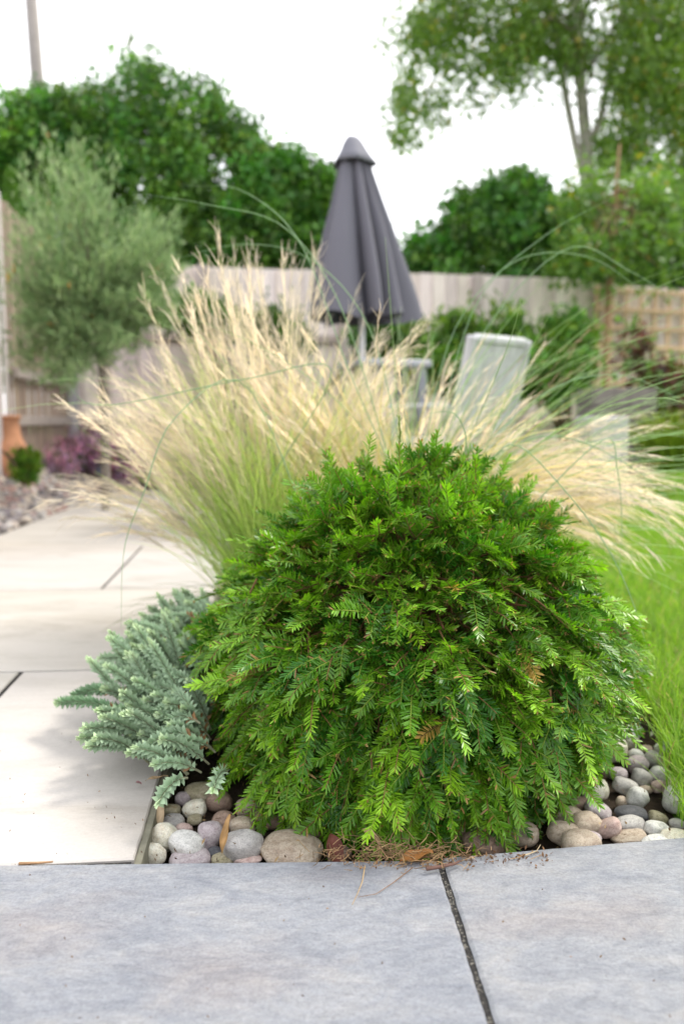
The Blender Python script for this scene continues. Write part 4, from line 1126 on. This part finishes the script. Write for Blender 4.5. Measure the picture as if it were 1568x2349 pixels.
# back right hedge and young tree
def bush_px(name, label, cat, base, blobs, size, asp, c0, c1, cr=.10, odd=None, stemc=(.14, .1, .06), upb=.2):
    o = thing(name, label, cat, base); acc = Acc(); st = Acc(); tips = []
    for (x, y, Y, rx, ry, n, nc) in blobs:
        c, r_ = px_blob(x, y, Y, rx, ry); leaves(acc, clumped(n, c, r_, nc, cr, .4), size, asp, c0, c1, upb, odd=odd); tips.append(c)
        for q in range(3): tips.append(c + rng.normal(0, .5, 3) * r_)
    acc.build('foliage', M_leaf, o, smooth=False)
    for tp in tips:
        st = Acc(); limbs(st, base, [tp], .022, .006, stemc, .04); st.build('stem', M_bark, o)
    return o
bush_px('shrub', 'dark green shrub above the back fence, right of the parasol', 'shrub', (1.9, 10.2, .3),
        [(1130, 500, 10.2, 100, 70, 4600, 60), (1190, 450, 10.3, 70, 40, 1800, 26), (1010, 575, 10, 80, 40, 2400, 30), (1220, 540, 10, 100, 70, 4200, 50), (1100, 570, 10, 120, 45, 3000, 36), (1000, 630, 9.9, 110, 35, 2200, 26), (1180, 640, 9.9, 140, 40, 2600, 30)],
        .10, .6, (.04, .13, .026), (.11, .26, .05), .11)
bush_px('hedge', 'dark hedge along the back fence at the right edge', 'hedge', (3.8, 10.8, .3),
        [(1400, 560, 10.6, 130, 90, 5500, 60), (1530, 560, 10.6, 130, 110, 5500, 60), (1330, 520, 10.6, 70, 60, 2000, 24), (1650, 520, 10.6, 130, 130, 3500, 40), (1420, 650, 10.5, 170, 50, 3200, 36)],
        .09, .6, (.018, .06, .014), (.05, .13, .025), .12)
yt = thing('young_tree', 'young tree with thin brown trunk standing in front of the trellis', 'tree', (2.75, 8.0, .3))
acc = Acc(); P = np.array([A(1390, 900, 8.1), A(1390, 760, 8.1), A(1396, 660, 8.1), A(1405, 570, 8.1), A(1412, 430, 8.1), A(1420, 330, 8.1)]); P[0, 2] = .28
tube(acc, P, [.04, .036, .034, .03, .02, .008], 8, (.36, .22, .13))
ytips = []
for k in range(30):
    x = random.uniform(1300, 1568); y = random.uniform(400, 640); e = A(x, y, 8.1 + random.uniform(-.5, .5)); ytips.append(e); b = P[3] + (P[4] - P[3]) * random.random()
    s = np.linspace(0, 1, 5)[:, None]; tube(acc, b + (e - b) * s + np.array([0, 0, .06]) * np.sin(s * 3.14), np.linspace(.012, .004, 5), 5, (.33, .21, .13), cap=False)
acc.build('trunk', M_bark, yt)
acc = Acc()
for e in ytips: leaves(acc, e + rng.normal(0, .13, (150, 3)), .075, .55, (.06, .14, .025), (.15, .26, .045), 0, odd=(.03, (.30, .26, .03)))
acc.build('crown', M_leaf, yt, smooth=False)

# shrubs in front of the back fence
bush_px('shrub', 'fresh green leafy shrub against the fence, between parasol and pale chair', 'shrub', (1.3, 7.4, .28),
        [(1040, 785, 7.3, 70, 50, 1500, 26), (1140, 775, 7.3, 60, 55, 1500, 26), (1090, 850, 7.0, 130, 55, 2400, 30), (960, 800, 7.3, 50, 45, 900, 16)], .085, .4, (.06, .15, .025), (.15, .28, .055), .09, upb=.8)
bush_px('shrub', 'rounded bright green shrub by the fence, left of the trellis', 'shrub', (2.1, 7.4, .28),
        [(1300, 800, 7.3, 55, 75, 2400, 36), (1240, 860, 7.1, 70, 60, 2200, 26), (1290, 870, 7.1, 60, 50, 1500, 20)], .08, .4, (.06, .16, .025), (.14, .28, .05), .08, upb=.8)
bush_px('shrub', 'low green shrub at the foot of the fence, left of the parasol', 'shrub', (-.9, 7.3, .25),
        [(500, 745, 7.3, 90, 45, 1500, 24), (430, 720, 7.4, 50, 40, 800, 14), (640, 770, 7.2, 90, 50, 1700, 24), (870, 780, 7.2, 60, 50, 1400, 20)], .08, .45, (.04, .11, .025), (.11, .22, .045), .08)
bush_px('perennial', 'dark purple stemmed perennial in the right hand bed below the trellis', 'plant', (2.75, 6.6, .28),
        [(1500, 870, 6.6, 60, 60, 420, 20), (1455, 800, 6.6, 30, 60, 200, 10), (1550, 900, 6.6, 50, 50, 360, 16), (1500, 930, 6.5, 60, 40, 300, 16)], .085, .45, (.07, .03, .035), (.17, .09, .07), .07, odd=(.35, (.10, .19, .04)), stemc=(.12, .06, .06))
# lime grass tuft
lg = thing('grass_tuft', 'lime green grassy tuft at the lawn edge on the far right', 'plant', (2.25, 5.4, .25))
acc = Acc(); bb = A(1530, 1075, 5.3)
P = arcs(260, (bb[0], 5.3, bb[2] - .02), .06, 0, (2 * math.pi,), (R(3), R(35)), (R(30), R(90)), (.25, .52), 1.5)
multi_tube(acc, P, .0055 * np.array([.8, 1, 1, 1, 1, 1, 1, .95, .9, .8, .7, .55, .4, .1]), 3, grad((.15, .27, .02), (.30, .38, .035), 260))
acc.build('blades', M_grass, lg)
# heather
he = thing('heather', 'purple flowering heather patch at the left fence corner', 'plant', (-2.2, 7.0, .2))
acc = Acc()
for (x, y, Y, rx, ry, n) in [(130, 1075, 6.6, 50, 30, 1500), (200, 1050, 7.0, 70, 40, 2200), (270, 1060, 7.0, 60, 40, 1800), (310, 1085, 6.8, 50, 30, 1000), (230, 1020, 7.3, 90, 35, 1500)]:
    c, r_ = px_blob(x, y, Y, rx, ry); p = clumped(n, c, r_, 40, .05, .2)
    leaves(acc, p, .045, .3, (.34, .17, .42), (.60, .36, .64), 1.5, odd=(.28, (.07, .12, .04)), spread=.6)
acc.build('flowers', M_leaf, he, smooth=False)
c0_ = A(210, 1100, 6.9)
for tp in (A(130, 1060, 6.7), A(200, 1030, 7), A(270, 1040, 7), A(310, 1070, 6.9)):
    st = Acc(); limbs(st, c0_, [tp], .008, .003, (.14, .09, .07), .02); st.build('stem', M_bark, he)
bush_px('box_ball', 'small bright green clipped ball shrub in front of the clay chimney pot', 'shrub', tuple(A(60, 1110, 5.35)),
        [(62, 1070, 5.35, 34, 40, 2600, 60)], .03, .45, (.07, .17, .015), (.16, .30, .03), .02, upb=.8)

# ------------------------------------------------------------------ clay chimenea
def lathe(acc, prof, c, C, seg=32, hole=None, m=0):
    """prof list of (r, z); hole(phi, z) -> True leaves the face out"""
    th = np.linspace(0, 2 * math.pi, seg, endpoint=False); c = np.asarray(c, float)
    V = np.array([[c[0] + r_ * math.cos(a), c[1] + r_ * math.sin(a), c[2] + z] for r_, z in prof for a in th]); Q = []
    for k in range(len(prof) - 1):
        for q in range(seg):
            if hole and hole((th[q] + math.pi / seg) % (2 * math.pi), (prof[k][1] + prof[k + 1][1]) / 2): continue
            Q.append([k * seg + q, k * seg + (q + 1) % seg, (k + 1) * seg + (q + 1) % seg, (k + 1) * seg + q])
    acc.add(V, None, Q, C, m)
cb = A(27, 1108, 5.9)
chm = thing('chimenea', 'terracotta clay chimenea with a round mouth, at the left edge by the fence', 'chimenea', cb)
acc = Acc()
PS = .8
outer = [(r_ * PS, z) for r_, z in [(.10, 0), (.13, .01), (.135, .05), (.15, .09), (.168, .14), (.172, .18), (.165, .22), (.15, .26), (.128, .30), (.108, .335), (.098, .37), (.093, .42), (.09, .46), (.096, .47), (.108, .475), (.11, .49), (.104, .50), (.085, .50)]]
inner = [(r_ - .018, z) for r_, z in outer[::-1][2:-1]]
HA = R(-28) % (2 * math.pi)
hole = lambda ph, z: ((math.atan2(math.sin(ph - HA), math.cos(ph - HA)) * .165 * PS) ** 2 / .066 ** 2 + (z - .20) ** 2 / .075 ** 2) < 1
lathe(acc, outer + inner, cb, (.55, .27, .15), 64, hole)
acc.build('clay_body', M_terra, chm)
acc = Acc(); th = np.linspace(0, 2 * math.pi, 33)
P = np.array([[cb[0] + (np.interp(.20 + .078 * math.sin(t), [z for _, z in outer[:14]], [r_ for r_, _ in outer[:14]]) + .002) * math.cos(HA + .069 / .165 / PS * math.cos(t)),
               cb[1] + (np.interp(.20 + .078 * math.sin(t), [z for _, z in outer[:14]], [r_ for r_, _ in outer[:14]]) + .002) * math.sin(HA + .069 / .165 / PS * math.cos(t)), cb[2] + .20 + .078 * math.sin(t)] for t in th])
multi_tube(acc, P, .012, 8, (.52, .26, .15)); acc.build('mouth_rim', M_terra, chm)
# dark garden spotlight in the heather
sp = A(238, 1085, 6.5)
spt = thing('garden_spotlight', 'small black garden spotlight among the heather', 'garden light', sp)
acc = Acc(); pr = [(.0, -.05), (.03, -.05), (.042, -.03), (.045, .03), (.05, .05), (.043, .05), (.0, .035)]
seg = 20; th = np.linspace(0, 2 * math.pi, seg, endpoint=False)
Rm = rotx(R(60)) ; V = np.array([[r_ * math.cos(a), r_ * math.sin(a), z] for r_, z in pr for a in th]) @ Rm.T + sp
acc.add(V, None, [[k * seg + q, k * seg + (q + 1) % seg, (k + 1) * seg + (q + 1) % seg, (k + 1) * seg + q] for k in range(len(pr) - 1) for q in range(seg)], (.03, .035, .06)); acc.build('lamp_head', M_plain, spt)
acc = Acc(); tube(acc, np.array([sp + [0, .02, -.16], sp + [0, .02, -.03]]), [.006, .008], 8, (.03, .03, .035)); acc.build('spike', M_plain, spt)

# ------------------------------------------------------------------ parasol
YU = 5.1
tip = A(807, 312, YU); bot = A(830, 735, YU); pb = A(828, 1000, YU); pb[2] = hz(pb[0], YU)
um = thing('parasol', 'closed purple grey parasol standing in the middle of the garden', 'parasol', pb)
def canopy(prof, folds, C, ph0, c_top, c_bot, seg=128):
    acc = Acc(); th = np.linspace(0, 2 * math.pi, seg, endpoint=False); V = []; Cv = []
    for t, r_, dep in prof:
        c = c_top + (c_bot - c_top) * t
        for a in th:
            wa = a + ph0 + .12 * math.sin(2 * a + .7) + .10 * math.sin(3 * a + 2 + t); f = abs(math.sin(wa * folds / 2)) ** (.7 + .25 * math.sin(a + 1))
            rr_ = r_ * (1 - dep * (1 - f)) * (1 + .09 * math.sin(a * 3 + 1) + .02 * math.sin(a * 5 + t * 9))
            tw_ = a + .10 * t * math.sin(a * 4 + 2)
            zoff = -.02 * t * t * math.cos((a + ph0) * folds) * (1 if t > .9 else 0)
            V.append([c[0] + rr_ * math.cos(tw_), c[1] + rr_ * math.sin(tw_), c[2] + zoff])
    Q = [[k * seg + q, (k + 1) * seg + q, (k + 1) * seg + (q + 1) % seg, k * seg + (q + 1) % seg] for k in range(len(prof) - 1) for q in range(seg)]
    acc.add(V, None, Q, C); return acc
kU = pxm(YU + .1)
prof = [(0.08, 20 * kU, .2), (.13, 33 * kU, .55), (.22, 42 * kU, .58), (.35, 57 * kU, .62), (.5, 77 * kU, .66), (.65, 94 * kU, .7), (.8, 110 * kU, .72), (.9, 119 * kU, .72), (1.0, 126 * kU, .7)]
UC = (.135, .132, .155)
canopy(prof, 9, UC, .35, tip, bot).build('canopy', M_fabric, um)
cap = [(0, 3 * kU, 0), (.008, 13 * kU, 0), (.03, 20 * kU, 0), (.07, 28 * kU, .03), (.11, 37 * kU, .06), (.15, 48 * kU, .12), (.153, 46 * kU, .12)]
canopy(cap, 8, (.17, .17, .195), .35, tip, bot).build('vent_cap', M_fabric, um)
acc = Acc(); tube(acc, np.array([pb, bot, tip + (bot - tip) * .06]), [.02, .02, .016], 14, (.62, .62, .62)); acc.build('pole', M_plain, um)
acc = Acc(); lathe(acc, [(0, 0), (.24, 0), (.25, .02), (.24, .06), (.05, .08), (.035, .30), (.0, .30)], pb, (.2, .2, .21)); acc.build('base', M_plain, um)

# ------------------------------------------------------------------ garden furniture
def chair(label, loc, face, C, tilt=14, hb=1.0, wd=.50):
    o = thing('garden_chair', label, 'chair', loc, 'garden dining chairs by the parasol')
    a = math.atan2(face[1], face[0]) - math.pi / 2; Rm = rotz(a); L = np.asarray(loc, float)
    def put(name, c, size, rot=np.eye(3), col=C, bev=.015):
        acc = Acc(); box(acc, L + Rm @ np.asarray(c, float), size, Rm @ rot, col, bev); return acc.build(name, M_wood, o, smooth=False)
    put('seat', (0, .02, .43), (wd, .5, .07))
    hh = hb - .44; bt = rotx(R(tilt))
    acc = Acc()
    c = np.array([0, -.24, .44]) + bt @ np.array([0, 0, hh / 2])
    box(acc, L + Rm @ c, (wd - .05, .03, hh - .04), Rm @ bt, np.array(C), .01)
    acc2 = Acc()
    for sx in (-1, 1): box(acc2, L + Rm @ (c + bt @ np.array([sx * (wd / 2 - .018), 0, 0])), (.036, .055, hh + .02), Rm @ bt, np.array(C) * 1.04, .012)
    box(acc2, L + Rm @ (c + bt @ np.array([0, 0, hh / 2 - .005])), (wd - .074, .052, .05), Rm @ bt, np.array(C) * 1.06, .014)
    acc2.build('back_frame', M_wood, o, smooth=False)
    for sx in (-1, 1): put('armrest', (sx * (wd / 2 + .005), .0, .64), (.05, .46, .03), col=np.array(C) * 1.02, bev=.01)
    for sx in (-1, 1): put('arm_support', (sx * (wd / 2 + .005), .2, .53), (.04, .04, .19), col=np.array(C) * .9, bev=.008)
    acc.build('backrest', M_wood, o, smooth=False)
    for sx in (-1, 1):
        for sy, ll in ((-1, .40), (1, .40)): put('leg', (sx * (wd / 2 - .03), sy * .21 + .02, ll / 2), (.045, .045, ll), col=np.array(C) * .8, bev=.006)
    return o
def chair_at(label, px, py_top, Y, hb, face, C, **k):
    p = A(px, py_top, Y); z = hz(p[0], Y); chair(label, (p[0], Y, z), face, C, hb=p[2] - z, **k)
chair_at('pale grey garden chair seen from behind, right of the parasol', 1030, 785, 4.55, 1.0, (-.60, .80), (.52, .52, .52), tilt=14, wd=.46)
chair_at('dark grey garden chair mostly hidden behind tall grass, left of the parasol', 660, 800, 5.0, 1.0, (.8, .3), (.10, .095, .11), tilt=10)
tp_ = A(915, 838, 5.0); zt = hz(tp_[0], 5.0)
tb = thing('garden_table', 'grey garden table beside the pale chair, behind the grass', 'table', (tp_[0], 5.0, zt))
acc = Acc(); box(acc, (tp_[0] - .1, 5.0, tp_[2]), (.46, .46, .045), rotz(.3), (.30, .31, .34), .01); acc.build('tabletop', M_plain, tb, smooth=False)
for sx in (-1, 1):
    for sy in (-1, 1):
        acc = Acc(); q = rotz(.3) @ np.array([sx * .18, sy * .18, 0]); hl = tp_[2] - .023 - zt
        box(acc, (tp_[0] - .1 + q[0], 5.0 + q[1], zt + hl / 2), (.05, .05, hl), rotz(.3), (.22, .23, .25), .006); acc.build('leg', M_plain, tb, smooth=False)
# planter and stone block on the right
pc = A(1410, 925, 5.9); zb = hz(pc[0], 5.9)
pn = thing('planter', 'weathered grey wooden planter box in the right hand bed', 'planter', (pc[0], 5.9, zb))
acc = Acc(); h_ = A(1410, 892, 5.9)[2] - zb
for k in range(5):
    box(acc, (pc[0], 5.9 - .17, zb + h_ * (k + .5) / 5), (.40, .03, h_ / 5 * .96), None, np.array([.20, .175, .16]) * random.uniform(.9, 1.1), .004)
    box(acc, (pc[0], 5.9 + .17, zb + h_ * (k + .5) / 5), (.40, .03, h_ / 5 * .96), None, np.array([.20, .175, .16]) * random.uniform(.9, 1.1), .004)
    for sx in (-1, 1): box(acc, (pc[0] + sx * .2155, 5.9, zb + h_ * (k + .5) / 5), (.03, .37, h_ / 5 * .96), None, np.array([.20, .175, .16]) * random.uniform(.9, 1.1), .004)
acc.build('boards', M_wood, pn, smooth=False)
acc = Acc(); box(acc, (pc[0], 5.9, zb + h_ * .9), (.38, .30, .02), None, (.04, .03, .02), .004); acc.build('soil_fill', M_gravel, pn, smooth=False)
sb = A(1378, 985, 5.0); zb = hz(sb[0], 5.0); ht = A(1378, 955, 5.0)[2] - zb
acc = Acc(); box(acc, (sb[0], 5.0, zb + ht / 2), (.24, .26, ht), rotz(.1), (.46, .45, .43), .012)
tag(acc.build('stone_block', M_gravel, smooth=False), 'pale stone block at the lawn edge in front of the planter', 'stone block')

# ------------------------------------------------------------------ leaves and twigs on the paving
def dry_leaf(label, c, L, Wd, yaw, pitch, curl, C, roll=0.0):
    acc = Acc(); nL, nW = 12, 5; V = []; Cv = []
    for i_ in range(nL):
        t = i_ / (nL - 1); wv = Wd * math.sin(math.pi * min(t * .94 + .03, 1)) ** .8
        for j_ in range(nW):
            u = (j_ / (nW - 1) - .5) * 2
            V.append([u * wv / 2 * math.cos(curl * abs(u)), (t - .5) * L, abs(u) * wv * .5 * math.sin(curl) + .10 * L * math.sin(t * 3.1) * curl + .04 * L * math.sin(t * 9 + u)])
            Cv.append(np.array(C) * (1.15 if abs(u) < .3 else 1) * random.uniform(.8, 1.2))
    Q = [[i_ * nW + j_, i_ * nW + j_ + 1, (i_ + 1) * nW + j_ + 1, (i_ + 1) * nW + j_] for i_ in range(nL - 1) for j_ in range(nW - 1)]
    Rm = rotz(yaw) @ rotx(pitch) @ roty(roll)
    V = np.array(V) @ Rm.T; V[:, 2] -= V[:, 2].min(); V += np.asarray(c)
    acc.add(V, None, Q, np.array(Cv)); return tag(acc.build('dry_leaf', M_dead), label, 'leaf')
dry_leaf('tan curled dry leaf standing among the cobbles beside the round pink grey one', GS(566, 2100, -.02) + [0, 0, -.015], .06, .016, R(-15), R(55), .7, (.40, .24, .10))
dry_leaf('pale buff dry leaf standing against the edging strip', GS(402, 2040, -.02) + [0, 0, -.02], .055, .016, R(8), R(60), .6, (.52, .40, .26))
dry_leaf('small tan dry leaf on the cream slab edge', GS(392, 1949, .012), .042, .010, R(-62), 0, .5, (.46, .33, .2))
dry_leaf('tiny purple brown leaf scrap on the cream slab', GS(346, 1959, .012), .016, .008, R(60), 0, .6, (.22, .12, .12))
dry_leaf('dark red brown dry leaf upright beside the long tan cobble', GS(835, 2125, -.02) + [0, 0, -.02], .05, .03, R(20), R(50), .4, (.14, .045, .03))
dry_leaf('broad orange brown dry leaf lying on the grey slab under the yew', GS(1040, 2150, .006), .055, .026, R(-70), R(6), .35, (.27, .12, .035))
dry_leaf('buff curled leaf scrap under the yew above the grey slab', GS(925, 2105, .0), .04, .018, R(50), R(20), .7, (.42, .27, .16))
def twig(label, pts, r0, C, name='twig'):
    acc = Acc(); q = np.array(pts); tube(acc, q, np.linspace(r0, r0 * .5, len(q)), 6, C)
    return tag(acc.build(name, M_bark), label, 'twig')
twig('forked straw coloured twig on the grey slab', [GS(x, y, .0075) for x, y in [(912, 2165), (905, 2205), (893, 2235), (880, 2262)]], .0009, (.45, .32, .17))
twig('thin reddish twig lying across the grey slab', [GS(x, y, .007) for x, y in [(1030, 2170), (985, 2205), (940, 2235), (895, 2243)]], .0007, (.26, .15, .08))
twig('dark brown broken twig at the head of the slab joint', [GS(x, y, .012) for x, y in [(1065, 2172), (1100, 2167), (1135, 2160), (1150, 2152)]], .003, (.16, .09, .07))
twig('short brown stick in the joint left of the slab corner', [GS(x, y, -.001) for x, y in [(48, 2160), (90, 2158), (133, 2155)]], .0028, (.36, .22, .12))
twig('pale forked stem on the grey slab right of the joint', [GS(x, y, .008) for x, y in [(1312, 2138), (1340, 2128), (1350, 2112)]], .001, (.5, .4, .25))
# loose straw and litter under the front of the yew
acc = Acc(); n = 380
c = np.stack([GS(*p, .004) for p in zip(rng.normal(1000, 95, n), rng.normal(2146, 16, n))])
az = rng.uniform(0, 6.28, n); l = rng.uniform(.006, .028, n); dz = rng.uniform(-.1, .5, n)
dd = np.stack([np.cos(az) * l, np.sin(az) * l, np.abs(dz) * l], -1)
c[:, 2] += rng.uniform(.001, .012, n)
multi_tube(acc, np.stack([c, c + dd * .5 + rng.normal(0, .0015, (n, 3)), c + dd], 1), np.array([.0006, .0006, .0003]), 3, np.array([.40, .26, .13]) * rng.uniform(.4, 1.4, (n, 1)))
n = 330; c = np.stack([GS(*p, .005) for p in zip(rng.uniform(860, 1380, n), rng.normal(2146, 11, n))])
leaves(acc, c, .007, .4, (.10, .05, .025), (.26, .15, .07), 0)
n = 90; c = np.concatenate([np.stack([G(x, y, .002 + float(zpat(1.6))) for x, y in zip(rng.uniform(0, 330, 45), rng.uniform(1600, 1960, 45))]), np.stack([G(x, y, .005) for x, y in zip(rng.uniform(0, 1568, 45), rng.uniform(2000, 2340, 45))])])
leaves(acc, c, .0045, .45, (.10, .07, .05), (.26, .18, .11), 0)
n = 420; x = rng.uniform(-.32, .66, n); y = 1.16 + rng.random(n) ** 1.5 * .5; k = (x < lawn_x(y)) & (xy2uv(x, y)[0] > .02); x, y = x[k], y[k]
leaves(acc, np.stack([x, y, rng.uniform(-.05, -.015, len(x))], -1), .010, .35, (.10, .06, .03), (.34, .24, .12), 0)
tag(acc.build('plant_litter', M_dead), 'brown straw and needle litter along the grey slab edge under the yew', 'litter', kind='stuff')
